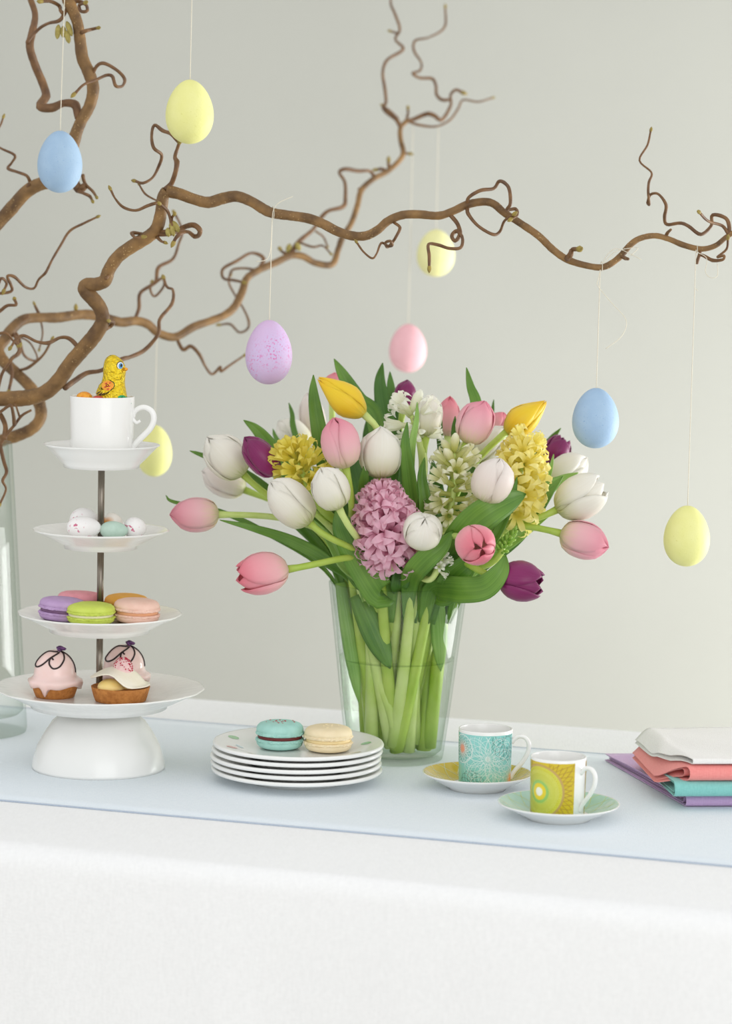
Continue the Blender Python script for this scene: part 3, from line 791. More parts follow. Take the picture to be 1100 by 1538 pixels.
# ================================================================ NAPKINS
for nm, c, v in (('nap_lilac', (196, 160, 205), (208, 176, 216)), ('nap_teal', (126, 196, 190), (140, 206, 200)), ('nap_coral', (240, 142, 138), (246, 156, 150)), ('nap_white', (236, 234, 230), (243, 241, 238))):
    MAT[nm] = cloth_mat(nm + '_linen', c, v, 1200, 0.3)
def sstep(x, a, b):
    q = max(0, min(1, (x - a) / (b - a))); return q * q * (3 - 2 * q)
def napkin(front, back, z0, h, mat, label, layers, wav, xr=1260, lift=None, peak=None, hl=1.0, mid=None):
    """folded cloth: fold along the front, open slanting end at one side; lift=(dz,u0,u1) where it climbs over what lies below"""
    f = on_plane(*front, ZT + z0); b = on_plane(*back, ZT + z0); r = on_plane(xr, front[1] - 1, ZT + z0)
    ex = (r - f).normalized(); ey = Vector((-ex.y, ex.x, 0))
    if ey.y < 0: ey = -ey
    L = (r - f).length; vb = (b - f).dot(ey); ub = (b - f).dot(ex)
    t = thing('folded_napkin', label, 'napkin', f)
    if mid: md = on_plane(*mid, ZT + z0); vm, um = (md - f).dot(ey), (md - f).dot(ex)
    def left(v):
        v = max(0, min(vb, v))
        if not mid: return ub * v / vb
        return um * v / vm if v < vm else um + (ub - um) * (v - vm) / (vb - vm)
    for k in range(layers):
        V, Fc = [], []; prof = []
        rr = h / 2 * (1 - 0.42 * k); zc = h / 2; v_in = 0.012 * k; nb = 16
        for i in range(nb + 1): prof.append((vb + (rr - vb + v_in) * i / nb, zc - rr))
        for i in range(1, 8):
            q = -math.pi / 2 - math.pi * i / 8
            prof.append((rr + v_in + rr * math.cos(q), zc + rr * math.sin(q)))
        for i in range(nb + 1): prof.append((rr + v_in + (vb - rr - v_in) * i / nb, zc + rr))
        nu = 44
        for j, (v, z) in enumerate(prof):
            for i in range(nu + 1):
                q = i / nu; ul = left(v) + 0.002 * k
                u = ul + (L - ul) * q ** 1.6; up = 1 if j > nb + 4 else 0
                hf = hl + (1 - hl) * sstep(u, -0.03, 0.004)
                zz = z * hf * (1 - 0.35 * max(0, v / vb)) + wav * up * (0.5 + 0.5 * math.sin(u * 55 + v * 60 + k)) * (0.3 + 0.7 * max(0, 1 - q * 2))
                if lift: zz += lift[0] * sstep(max(u + lift[1], u - ul - lift[2]), 0.0, 0.030)
                if peak: zz += peak[0] * math.exp(-((u - peak[1] - 0.25 * (v - vm)) / peak[2]) ** 2) * max(0, 1 - abs(v - vm * 0.5) / 0.09)
                V.append(f + ex * u + ey * v + Vector((0, 0, max(0.0012, zz))))
        W = nu + 1
        for j in range(len(prof) - 1):
            for i in range(nu): Fc.append((j * W + i, j * W + i + 1, (j + 1) * W + i + 1, (j + 1) * W + i))
        part('cloth_fold', (V, Fc), mat, t, solid=0.0007)
    return t
napkin((1031, 1213), (909, 1143), 0.0, 0.0112, MAT['nap_lilac'], 'lilac linen napkin at the bottom of the folded pile', 3, 0.0004)
napkin((1014, 1199), (962, 1150), 0.0120, 0.0145, MAT['nap_teal'], 'teal linen napkin lying on the lilac one', 2, 0.0006)
napkin((1036, 1197), (950, 1145), 0.0130, 0.0140, MAT['nap_coral'], 'coral linen napkin under the white one', 2, 0.0006, lift=(0.0145, 0.030, 0.012), hl=0.3, mid=(984, 1180))
napkin((1040, 1188), (954, 1135), 0.0185, 0.0035, MAT['nap_white'], 'crumpled white linen napkin on top of the pile', 1, 0.002, lift=(0.0255, 0.032, 0.011), peak=(0.010, -0.018, 0.0070), mid=(990, 1167))

# ================================================================ GLASS VASES
VB = on_plane(593, 1138); VD = dep(VB); vp = mpp(VD)
RB, RT_, VH = 73 * vp, 104 * vp, 266 * vp
def glass_shell(rb, rt, h, wall, floor):
    return [(1e-4, 0), (rb - 0.004, 0), (rb - 0.001, 0.001), (rb, 0.005), (rb + (rt - rb) * 0.25, h * 0.25), (rb + (rt - rb) * 0.6, h * 0.6), (rt, h - 0.001), (rt - wall * 0.3, h), (rt - wall, h - 0.001),
            (rb + (rt - rb) * 0.6 - wall, h * 0.6), (rb + (rt - rb) * 0.25 - wall, h * 0.25), (rb - wall, floor + 0.004), (rb - wall - 0.004, floor), (1e-4, floor)]
vase = part('flower_vase', lathe(glass_shell(RB, RT_, VH, 0.0028, 0.006), 96), MAT['glass'], None); vase.location = VB
tag(vase, 'tapered clear glass vase holding the tulip bouquet', 'vase')
wz = 151 * vp
def rin(z): return RB + (RT_ - RB) * z / VH - 0.0030
wv = [(1e-4, 0.0063), (rin(0.010) - 0.005, 0.0063), (rin(0.011), 0.0105), (rin(wz * 0.5), wz * 0.5), (rin(wz) - 0.0001, wz - 0.0022), (rin(wz), wz + 0.0016), (rin(wz) - 0.0008, wz + 0.0010), (rin(wz) - 0.002, wz), (rin(wz) - 0.003, wz - 0.0003), (1e-4, wz - 0.0003)]
wt = part('water', lathe(wv, 96), MAT['water'], None); wt.location = VB
tag(wt, 'clear water half filling the bouquet vase', 'water', None, 'stuff')

LB = on_plane(-45, 1098); LD = dep(LB); lp = mpp(LD)
lv = part('tall_vase', lathe(glass_shell(85 * lp, 60 * lp, 436 * lp, 0.004, 0.02), 96), MAT['glass'], None); lv.location = LB
tag(lv, 'tall clear glass vase holding the twisted branches', 'vase')

# ================================================================ BRANCHES
class Branch:
    def __init__(s, label, loc):
        s.t = thing('corkscrew_hazel_branch', label, 'branch', loc, 'twisted hazel branches'); s.ref = []
    def depth_at(s, x, y):
        return min(s.ref, key=lambda q: (q[0] - x) ** 2 + (q[1] - y) ** 2)[2]
    def stem(s, pts, r0, r1, name='stem', mat='bark', sides=12, knob=0.10, per=6, powr=1.0):
        rg = random.Random(len(pts) * 31 + int(pts[0][0]))
        ws, rd = [], []
        n = len(pts)
        for i, (x, y, d) in enumerate(pts):
            ws.append(P(x, y, d)); rd.append((r0 + (r1 - r0) * (i / (n - 1)) ** powr) * mpp(d) * (1 + rg.uniform(-0.3, 1) * knob))
        cp = catmull(ws, per); cr = []
        for i in range(n - 1):
            for k in range(per): cr.append(rd[i] + (rd[i + 1] - rd[i]) * k / per)
        cr.append(rd[-1]); cr = [r * (1 + rg.uniform(-0.035, 0.035)) for r in cr]
        for (a, b), k in zip(zip(pts[:-1], pts[1:]), range(n)):
            for q in range(4): s.ref.append(tuple(a[j] + (b[j] - a[j]) * q / 4 for j in range(3)))
        return part(name, tube(cp, cr, sides), MAT[mat], s.t)
    def twig(s, pts, r0=2.6, r1=1.6, drift=0.0, bud=True, both=False, wig=0.012):
        rg = random.Random(int(pts[0][0] * 7 + pts[0][1] * 13 + len(pts)))
        d0 = s.depth_at(*pts[0]); d1 = s.depth_at(*pts[-1]) if both else d0 + drift
        ref = s.ref; s.ref = []
        q = []; n = len(pts); ph = rg.uniform(0, 6)
        for i, (x, y) in enumerate(pts):
            t = i / (n - 1); q.append((x, y, d0 + (d1 - d0) * t + wig * math.sin(ph + i * 1.3) * math.sin(math.pi * t)))
        o = s.stem(q, r0, r1, 'twig', 'bark_thin', 7, 0.3, 5)
        s.ref = ref + s.ref
        if bud and not both:
            e = P(*q[-1]); e0 = P(*q[-2]); dr = (e - e0).normalized(); r = r1 * mpp(q[-1][2])
            b = tube([e - dr * r * 1.5, e - dr * r, e + dr * r, e + dr * r * 2.6, e + dr * r * 4.2], [r * 0.5, r * 1.4, r * 1.75, r * 1.3, r * 0.2], 7)
            part('bud', b, MAT['bud'], o)
        return o
    def catkins(s, x, y, spots):
        d = s.depth_at(x, y)
        for (dx, dy, L, a) in spots:
            m = mpp(d); top = P(x + dx, y + dy, d)
            ax = (-UPV * math.cos(a) + RGT * math.sin(a)); pts = [top + ax * L * m * k / 8 for k in range(9)]
            part('catkin', tube(pts, [r * m for r in (1, 3, 4, 4.4, 4.4, 4.2, 3.8, 2.8, 0.5)], 9), MAT['catkin'], s.t)
def dl(pts, d0, d1):                  # depth slides along the polyline
    L = [0]
    for a, b in zip(pts[:-1], pts[1:]): L.append(L[-1] + math.hypot(b[0] - a[0], b[1] - a[1]))
    return [(p[0], p[1], d0 + (d1 - d0) * l / L[-1]) for p, l in zip(pts, L)]
VZ = LD
# --- front branch
M_ = Branch('twisted hazel branch arching in front, carrying the lilac egg', LB + Vector((0, 0, 0.02)))
root = [(-30, 1080), (-38, 900), (-42, 760), (-58, 672), (-68, 630), (-50, 604), (-20, 598)]
m1 = [(0, 599), (36, 598), (65, 591), (87, 573), (105, 547), (124, 525), (142, 504), (154, 483), (151, 464), (140, 449), (128, 436), (130, 428), (145, 427), (158, 421), (164, 405), (178, 385), (200, 369), (222, 356), (236, 342), (242, 318), (245, 296), (251, 287)]
m2 = [(251, 287), (269, 291), (291, 299), (313, 304), (335, 298), (356, 295), (378, 303), (396, 314), (410, 320), (437, 324), (463, 328), (485, 336), (506, 347), (528, 354), (550, 354), (568, 345), (583, 332), (605, 323), (630, 322), (659, 324), (681, 317), (703, 307), (728, 303), (743, 307), (757, 319), (780, 334), (809, 354), (831, 375), (853, 390), (882, 399), (907, 401), (929, 388), (947, 368), (962, 358), (984, 354), (1005, 359), (1027, 368), (1053, 374), (1075, 369), (1093, 355), (1110, 347), (1135, 350)]
M_.stem(dl(root, VZ, 2.88) + dl(m1, 2.88, 2.79), 12.2, 9.0, powr=1.3, knob=0.07)
M_.stem(dl(m2, 2.79, 2.74), 8.6, 3.4, name='stem')
TW = M_.twig
TW([(249, 286), (258, 275), (264, 258), (266, 244), (263, 236), (267, 222), (270, 213)], 4.5, 2.4, -0.005)
TW([(269, 214), (256, 201), (244, 196), (232, 188), (228, 204), (231, 222), (243, 233), (238, 251), (229, 267), (215, 275), (203, 272)], 2.6, 1.8, 0.03)
TW([(243, 306), (235, 305), (222, 309), (204, 316), (185, 311), (173, 298), (166, 284)], 2.4, 1.6, -0.03)
TW([(240, 302), (233, 300), (218, 291), (209, 277)], 1.6, 1.2, 0.05)
TW([(236, 352), (255, 350), (269, 345), (280, 340), (291, 338), (300, 345), (299, 353), (292, 355), (282, 348), (271, 351), (264, 358), (261, 364)], 4.2, 2.2, -0.02)
TW([(240, 348), (255, 345), (256, 330), (251, 316), (240, 306)], 2.6, 1.8, -0.03)
TW([(250, 350), (258, 340), (258, 328), (262, 322)], 2.2, 1.8, -0.02)
TW([(222, 354), (212, 351), (198, 350), (204, 357), (214, 356)], 2.8, 1.8, -0.02)
TW([(236, 356), (242, 362), (247, 364)], 2.4, 1.6, -0.02)
TW([(97, 583), (113, 571), (131, 560), (153, 556), (182, 540), (196, 536), (218, 525), (238, 501), (240, 480), (258, 457), (260, 436), (251, 431), (246, 418)], 3.6, 2.0, 0.12)
TW([(120, 524), (105, 509), (91, 507), (73, 515), (55, 513), (36, 504), (25, 509), (16, 522)], 3.0, 1.8, -0.03)
TW([(158, 494), (167, 489), (171, 484), (164, 482)], 3.0, 1.8, -0.02)
TW([(165, 408), (163, 414), (159, 418)], 2.6, 2.2, -0.03, bud=False)
TW([(592, 334), (601, 342), (595, 356), (588, 366), (582, 371), (579, 365), (586, 362), (590, 368), (584, 370), (573, 365), (566, 381), (559, 388), (546, 378), (536, 364)], 2.4, 1.4, -0.03)
TW([(676, 322), (688, 337), (691, 352), (684, 362), (679, 354), (687, 347), (695, 358), (692, 372), (675, 373), (659, 368), (644, 367), (645, 384), (645, 402)], 3.0, 2.0, -0.04)
TW([(703, 308), (704, 297), (722, 286), (742, 283), (751, 272), (764, 281), (767, 305), (762, 315), (775, 314), (777, 323), (768, 329)], 2.6, 2.0, -0.03)
TW([(702, 312), (704, 322), (718, 339), (740, 352), (751, 348), (758, 332), (772, 322)], 2.6, 2.0, -0.03)
TW([(852, 389), (857, 383), (860, 375), (870, 374)], 4.2, 3.0, -0.03)
TW([(934, 385), (940, 388), (944, 389)], 3.0, 2.0, -0.03, bud=False)
TW([(1000, 357), (1003, 350), (1008, 345)], 3.2, 1.6, -0.02, bud=False)
TW([(1093, 356), (1096, 344), (1091, 328), (1071, 323), (1069, 339), (1053, 352), (1035, 340), (1022, 335), (1002, 337), (999, 325), (1001, 308), (990, 292), (978, 292), (973, 304), (976, 307), (974, 290), (975, 274), (979, 259), (961, 241), (973, 218), (978, 196)], 2.8, 1.5, 0.06)
TW([(1095, 352), (1085, 339), (1064, 332), (1051, 319)], 2.4, 1.8, -0.04)
TW([(1053, 375), (1047, 396), (1053, 383), (1071, 391), (1086, 390), (1088, 384), (1078, 386), (1092, 374), (1094, 358)], 2.6, 1.8, -0.03)
M_.catkins(256, 340, [(0, -6, 22, 0.25), (4, -8, 20, 0.5), (-4, 2, 14, 0.1)])

# --- back branch
B_ = Branch('darker hazel branch at the back with forked twiggy tip, curving behind the arching one', LB + Vector((0.02, 0.02, 0.02)))
broot = [(-35, 1080), (-42, 900), (-44, 760), (-30, 685), (0, 663), (24, 655), (48, 644), (61, 627), (59, 606), (46, 582), (24, 560), (4, 541), (-2, 524)]
b1 = [(-2, 524), (7, 510), (18, 494), (36, 480), (62, 477), (87, 477), (116, 473), (138, 473), (160, 478), (182, 484), (204, 482), (222, 487), (236, 499), (255, 506), (269, 504), (291, 491), (316, 482), (338, 473), (353, 460), (364, 438), (371, 418), (390, 405), (415, 394), (437, 384), (455, 385), (474, 395), (499, 397), (508, 375), (515, 356), (528, 335), (537, 309), (543, 286), (561, 269), (583, 257), (601, 240), (606, 228), (602, 210), (602, 192), (612, 181)]
B_.stem(dl(broot, VZ + 0.02, 3.02) + dl(b1, 3.02, 3.42)[1:], 10.5, 3.4, powr=0.75)
TB = B_.twig
TB([(611, 182), (622, 179), (642, 171), (653, 174), (664, 180), (677, 159), (677, 143), (685, 135), (695, 139)], 3.2, 2.0, 0.02)
TB([(675, 150), (664, 150), (656, 142), (655, 128), (649, 118), (631, 117), (620, 110), (631, 106), (633, 94), (622, 76), (624, 61), (645, 56), (668, 41), (669, 11)], 2.2, 1.4, 0.03)
TB([(612, 182), (631, 188), (655, 190), (675, 181), (688, 164), (696, 150), (718, 153), (740, 147)], 2.0, 1.2, 0.05)
TB([(602, 191), (595, 179), (582, 169), (576, 161), (580, 153), (578, 131), (575, 109), (582, 90), (606, 74), (594, 59), (601, 44), (594, 22), (587, 3), (592, -20)], 3.0, 1.6, 0.03)
TB([(610, 183), (613, 170), (613, 162)], 2.6, 1.6, 0.0)
TB([(598, 178), (586, 166), (574, 158)], 1.8, 1.2, 0.0); TB([(597, 50), (587, 47)], 1.6, 1.3, 0.0); TB([(606, 230), (615, 231)], 2.4, 1.6, 0.0)
TB([(585, 256), (584, 246), (584, 241)], 3, 2, 0); TB([(583, 258), (574, 254), (566, 255)], 2.6, 1.8, 0)
TB([(543, 286), (538, 283)], 3, 2, 0, bud=False)
TB([(564, 267), (555, 257), (538, 257), (519, 254), (510, 259), (518, 273), (519, 294), (516, 310), (495, 316), (484, 325), (470, 345), (448, 364), (437, 383)], 2.4, 3.2, both=True)
TB([(450, 364), (470, 371), (485, 369), (497, 381)], 1.8, 1.4, -0.03)
TB([(437, 385), (424, 378), (421, 374)], 2.6, 2.0, 0); TB([(474, 347), (486, 356), (492, 370)], 1.6, 1.3, 0.03)
TB([(388, 405), (396, 388), (378, 380), (356, 392), (335, 404), (336, 418), (352, 421), (366, 424)], 2.6, 1.8, -0.03)
TB([(386, 406), (368, 403), (350, 405), (347, 412)], 1.8, 1.4, 0.02)
TB([(347, 408), (344, 425), (356, 448), (367, 466), (374, 484), (371, 495), (359, 499), (346, 487), (330, 488)], 1.9, 1.5, 0.03)
TB([(265, 507), (275, 525), (287, 520), (300, 533), (309, 551), (319, 562), (331, 551), (332, 558), (345, 549), (367, 534)], 2.6, 1.5, 0.03)
TB([(202, 481), (209, 463), (211, 440), (233, 424), (238, 402), (260, 389), (269, 365), (274, 350), (270, 335), (262, 320)], 3.0, 1.7, 0.04)
TB([(229, 428), (244, 418), (246, 430), (233, 445), (226, 436), (228, 425)], 2.2, 1.6, 0.02)
TB([(114, 474), (114, 464)], 3, 2, 0)
TB([(62, 477), (52, 457)], 1.8, 1.3, 0); TB([(52, 459), (60, 478), (64, 500), (59, 525)], 1.6, 1.3, 0.05)
TB([(28, 485), (44, 473)], 3.4, 2.6, 0, bud=False)
TB([(30, 556), (44, 551), (65, 533), (78, 510)], 2.2, 1.6, -0.04)
TB([(20, 495), (29, 508), (36, 533), (51, 542), (56, 536), (45, 515), (30, 506)], 1.7, 1.4, 0.04)
TB([(12, 500), (22, 504), (27, 518), (29, 530), (16, 541), (18, 562), (13, 588)], 3.2, 2.0, -0.05)
B_.catkins(440, 380, [(-4, -14, 15, -0.3), (5, -16, 14, 0.4)])

# --- upper branch
U_ = Branch('upright hazel branch with loops, rising behind the pale blue egg', LB + Vector((-0.02, 0.01, 0.02)))
uroot = [(-48, 1080), (-50, 900), (-56, 760), (-66, 672), (-78, 560), (-66, 450), (-36, 372)]
u1 = [(0, 332), (18, 312), (40, 288), (62, 276), (88, 272), (106, 256), (108, 230), (113, 205), (122, 182), (135, 158), (140, 132), (133, 108), (124, 87), (120, 58), (116, 33), (106, 8), (101, -10), (112, -60), (150, -95)]
U_.stem(dl(uroot, VZ - 0.022, 2.92) + dl(u1, 2.92, 2.84), 10.5, 8.0)
TU = U_.twig
TU([(118, 178), (113, 158), (96, 155), (78, 162), (60, 160), (69, 145), (65, 127), (53, 98), (45, 70), (49, 47), (53, 22), (45, -4), (40, -25)], 6.0, 4.4, 0.03, bud=False)
TU([(44, 68), (42, 62), (58, 44), (73, 35), (89, 31), (97, 20), (104, 6)], 2.6, 2.4, both=True)
TU([(97, 22), (91, 16), (89, 9), (76, 2), (62, 2)], 3.0, 2.2, -0.02)
TU([(106, 4), (118, 2), (129, 7), (131, 16), (122, 17), (119, 8), (128, 4)], 3.0, 2.0, -0.03)
TU([(121, 50), (127, 47), (138, 44), (147, 42)], 3.4, 1.8, -0.02)
TU([(138, 116), (145, 100), (156, 95), (175, 105), (187, 118), (184, 129), (174, 129), (169, 115), (160, 113), (144, 120), (126, 127), (112, 141)], 2.4, 2.0, -0.04)
TU([(108, 262), (118, 284), (128, 279)], 7.0, 6.0, 0.0, bud=False)
TU([(124, 262), (128, 276), (139, 287), (145, 296)], 2.4, 1.6, -0.02); TU([(116, 286), (125, 290), (135, 295), (139, 302)], 3.0, 1.6, -0.02)
TU([(45, 284), (45, 274), (40, 264), (25, 258), (12, 253), (18, 244), (22, 233), (0, 222), (-14, 210), (0, 189), (5, 176)], 2.4, 1.4, 0.03)
TU([(36, 292), (44, 276)], 2.8, 2.2, -0.01, bud=False)
U_.catkins(92, 34, [(-4, 3, 22, -0.1), (3, 5, 18, 0.0), (7, 12, 20, 0.25), (8, -2, 24, 0.35)])
# twig above the frame that carries the hanging eggs
TU([(112, -58), (160, -70), (220, -64), (290, -72), (330, -90)], 4.0, 2.4, -0.13)
# --- low tangle
L_ = Branch('thin tangled hazel twigs leaning out of the tall vase', LB + Vector((-0.01, -0.02, 0.02)))
l0 = [(-30, 1080), (-28, 900), (-20, 780), (-12, 700), (0, 668), (12, 650), (22, 638), (33, 624), (47, 616)]
L_.stem(dl(l0, VZ - 0.01, 2.86), 3.6, 1.8, mat='bark_thin', sides=7)
TLt = L_.twig
TLt([(22, 638), (20, 622), (16, 609), (4, 616), (-8, 626)], 2.6, 1.8, -0.03)
TLt([(30, 628), (24, 610), (18, 600)], 1.8, 1.3, 0.02)
TLt([(6, 660), (8, 640), (0, 622), (-10, 612)], 4.0, 3.0, 0.03, bud=False)
TLt([(0, 668), (6, 694), (10, 709), (4, 722), (9, 735), (0, 757)], 3.0, 1.5, -0.01)
TLt([(-10, 690), (-60, 600), (-40, 500), (-15, 448), (16, 438), (16, 427), (11, 415), (22, 416), (38, 431), (51, 433), (58, 420), (69, 409), (78, 391), (91, 369), (105, 347), (127, 335), (146, 326)], 2.6, 1.5, 0.02)
TLt([(-20, 480), (0, 467), (11, 459), (24, 458), (22, 450)], 2.6, 1.9, 0.0)
TLt([(-15, 448), (-4, 430), (2, 418), (10, 425), (6, 436)], 2.6, 1.9, 0.0)
TLt([(-30, 520), (-10, 505), (8, 500), (20, 512), (27, 520)], 2.2, 1.6, -0.02)
TLt([(-12, 640), (0, 570), (14, 545), (26, 530), (30, 520)], 2.4, 1.6, -0.02)

# ================================================================ HANGING EGGS
def egg_geo(rx, h, n=40, m=28):
    V, Fc = [], []
    prof = []
    for i in range(m + 1):
        t = math.pi * i / m; z = -math.cos(t); r = math.sin(t) * (1 - 0.13 * z - 0.02 * z * z) * 1.0
        prof.append((max(r * rx, 1e-5), z * h / 2))
    return lathe(prof, n)
EC = {'yellow': speckle_mat('yellow_dyed_shell', (230, 229, 146), (235, 234, 160), (218, 216, 126), 0.68, 500, 0.6),
      'paleyellow': speckle_mat('pale_yellow_dyed_shell', (232, 230, 164), (238, 236, 178), (222, 218, 150), 0.66, 300, 0.6),
      'blue': speckle_mat('blue_dyed_shell', (154, 184, 213), (166, 194, 219), (134, 168, 206), 0.66, 600, 0.6),
      'lilac': speckle_mat('lilac_dyed_shell', (214, 178, 216), (206, 190, 226), (212, 130, 186), 0.57, 520, 0.6, 22),
      'pink': speckle_mat('pink_dyed_shell', (236, 180, 188), (240, 190, 196), (228, 166, 176), 0.66, 300, 0.6)}
def hang(px, py, wpx, hpx, d, colr, label, top, tails=()):
    c = P(px, py, d); m = mpp(d)
    t = thing('hanging_egg', label, 'egg', c, 'dyed eggs hanging from the branches')
    part('shell', tuple([[v + c for v in egg_geo(wpx / 2 * m, hpx * m)[0]], egg_geo(wpx / 2 * m, hpx * m)[1]]), EC[colr], t)
    a = c + Vector((0, 0, hpx / 2 * m - 0.001)); b = P(*top)
    b = Vector((b.x * 0.5 + a.x * 0.5 if top[1] < 0 else b.x, b.y, b.z))
    part('string', tube(catmull([a, a.lerp(b, 0.3), a.lerp(b, 0.7), b], 3), 0.00042, 6), MAT['string'], t)
    part('bead_hole', lathe([(1e-4, 0), (0.0016, 0), (0.0013, 0.0009), (1e-4, 0.001)], 12)[:1] and ([v + a for v in lathe([(1e-4, 0), (0.0016, 0), (0.0013, 0.0009), (1e-4, 0.001)], 12)[0]], lathe([(1e-4, 0), (0.0016, 0), (0.0013, 0.0009), (1e-4, 0.001)], 12)[1]), MAT['string'], t)
    for tl in tails:
        part('string_end', tube(catmull([P(*q) for q in tl], 5), 0.00036, 5), MAT['string'], t)
def loop_round(x, y, d, r):           # small loop of string tied round the branch
    return [(x + r * 0.2 * math.cos(a), y + r * math.sin(a), d - r * mpp(d) * math.cos(a)) for a in [k * math.pi / 4 for k in range(9)]]
dm = M_.depth_at
d1 = dm(410, 320); hang(404, 529, 70, 97, d1, 'lilac', 'lilac egg with magenta speckles', (409, 328, d1 - 0.006),
     (loop_round(410, 320, d1, 9.5), [(409, 329, d1 - .006), (411, 315, d1 - .007), (420, 304, d1 - .007), (440, 295, d1 - .007)], [(409, 329, d1 - .006), (407, 370, d1 - .007), (404, 385, d1 - .008), (398, 391, d1 - .008), (385, 393, d1 - .008)]))
d1 = dm(903, 401); hang(895, 628, 70, 91, d1, 'blue', 'blue egg hanging over the bouquet from the arching branch', (902, 405, d1 - 0.004),
     (loop_round(904, 400, d1, 7), [(902, 405, d1 - .004), (899, 420, d1 - .005), (899, 430, d1 - .005), (920, 456, d1 - .005), (941, 481, d1 - .005), (934, 505, d1 - .005), (910, 524, d1 - .005)], [(905, 396, d1 - .006), (915, 380, d1 - .006), (930, 374, d1 - .006), (964, 390, d1 - .006)], [(907, 396, d1 - .006), (925, 378, d1 - .006), (958, 372, d1 - .006), (948, 384, d1 - .006)]))
d1 = dm(1053, 374); hang(1032, 805, 69, 92, d1, 'yellow', 'yellow egg hanging lowest, from the tip of the arching branch', (1046, 375, d1 - 0.004),
     (loop_round(1047, 374, d1, 5.5), [(1046, 378, d1 - .004), (1062, 388, d1 - .008), (1060, 408, d1 - .006), (1068, 417, d1 - .006), (1078, 414, d1 - .006), (1078, 396, d1 - .006)], [(1045, 433, d1), (1049, 437, d1)]))
d1 = U_.depth_at(290, -72); hang(285, 168, 72, 96, d1, 'yellow', 'yellow egg hanging on a taut string just above the fork of the arching branch', (290, -70, d1))
d1 = U_.depth_at(104, 0); hang(90, 243, 67, 93, d1 - 0.03, 'blue', 'pale blue egg hanging in front of the upright branch', (98, -18, d1 - 0.02))
d1 = B_.depth_at(642, 171) ; hang(613, 523, 56, 73, d1, 'pink', 'pink egg hanging just above the bouquet', (621, 180, d1))
d1 = B_.depth_at(655, 190); hang(655, 380, 57, 71, d1, 'paleyellow', 'pale yellow egg behind the curled twig of the arching branch', (659, 190, d1))
d1 = B_.depth_at(236, 499); hang(232, 677, 53, 78, d1, 'yellow', 'yellow egg hanging behind the scroll-handled cup', (236, 499, d1))

# ================================================================ BOUQUET
PM = {
 'white': petal_mat('white_petal', [(0.0, (186, 194, 104)), (0.15, (232, 230, 196)), (0.45, (246, 243, 230)), (1.0, (250, 248, 241))], (228, 218, 188)),
 'blush': petal_mat('blush_white_petal', [(0.0, (206, 208, 140)), (0.2, (240, 232, 214)), (0.6, (246, 236, 228)), (1.0, (248, 244, 238))], (236, 208, 196)),
 'pink': petal_mat('pink_petal', [(0.0, (226, 220, 160)), (0.14, (244, 216, 196)), (0.38, (247, 198, 202)), (0.75, (245, 172, 186)), (1.0, (238, 136, 160))], (250, 214, 216)),
 'rose': petal_mat('rose_petal', [(0.0, (240, 214, 190)), (0.25, (249, 194, 196)), (0.7, (246, 162, 174)), (1.0, (232, 110, 130))], (252, 206, 208)),
 'purple': petal_mat('purple_petal', [(0.0, (150, 60, 120)), (0.2, (140, 30, 100)), (0.7, (132, 22, 92)), (1.0, (120, 18, 84))], (172, 60, 132), 0.22, 0.35),
 'yellow': petal_mat('yellow_petal', [(0.0, (222, 200, 60)), (0.2, (250, 214, 40)), (0.7, (252, 220, 36)), (1.0, (250, 206, 20))], (252, 234, 90)),
 'hpink': petal_mat('pink_hyacinth_petal', [(0.0, (214, 140, 168)), (0.4, (238, 180, 202)), (1.0, (247, 212, 224))], (230, 160, 188), 0.40),
 'hyellow': petal_mat('yellow_hyacinth_petal', [(0.0, (220, 212, 90)), (0.4, (246, 234, 120)), (1.0, (253, 244, 170))], (240, 224, 100), 0.42),
 'hgold': petal_mat('golden_hyacinth_petal', [(0.0, (204, 202, 64)), (0.4, (238, 224, 84)), (1.0, (248, 236, 124))], (224, 210, 70), 0.42),
 'hcream': petal_mat('cream_hyacinth_petal', [(0.0, (190, 200, 90)), (0.35, (222, 222, 140)), (0.7, (244, 242, 212)), (1.0, (250, 250, 238))], (222, 224, 160), 0.42),
 'hwhite': petal_mat('white_hyacinth_petal', [(0.0, (210, 220, 150)), (0.3, (244, 244, 222)), (1.0, (252, 252, 246))], (236, 238, 210), 0.42),
 'hbud': petal_mat('green_hyacinth_bud', [(0.0, (130, 180, 50)), (0.5, (160, 204, 76)), (1.0, (186, 218, 110))], (120, 170, 50)),
}
LM = [leaf_mat('tulip_leaf_green', (78, 126, 40), (126, 168, 66)), leaf_mat('deep_leaf_green', (62, 108, 36), (98, 146, 54)), leaf_mat('bright_leaf_green', (132, 180, 76), (178, 212, 120))]
SM = simple('tulip_stem_green', (166, 196, 70), 0.4, (190, 212, 100), 40, transl=0.15)
SM2 = simple('pale_stem_green', (198, 222, 112), 0.4, (222, 236, 158), 30, transl=0.2)
SM3 = simple('tan_stem', (196, 168, 118), 0.5, (176, 150, 96), 40)
MAT['stamen'] = simple('pollen_yellow', (220, 190, 70), 0.8)

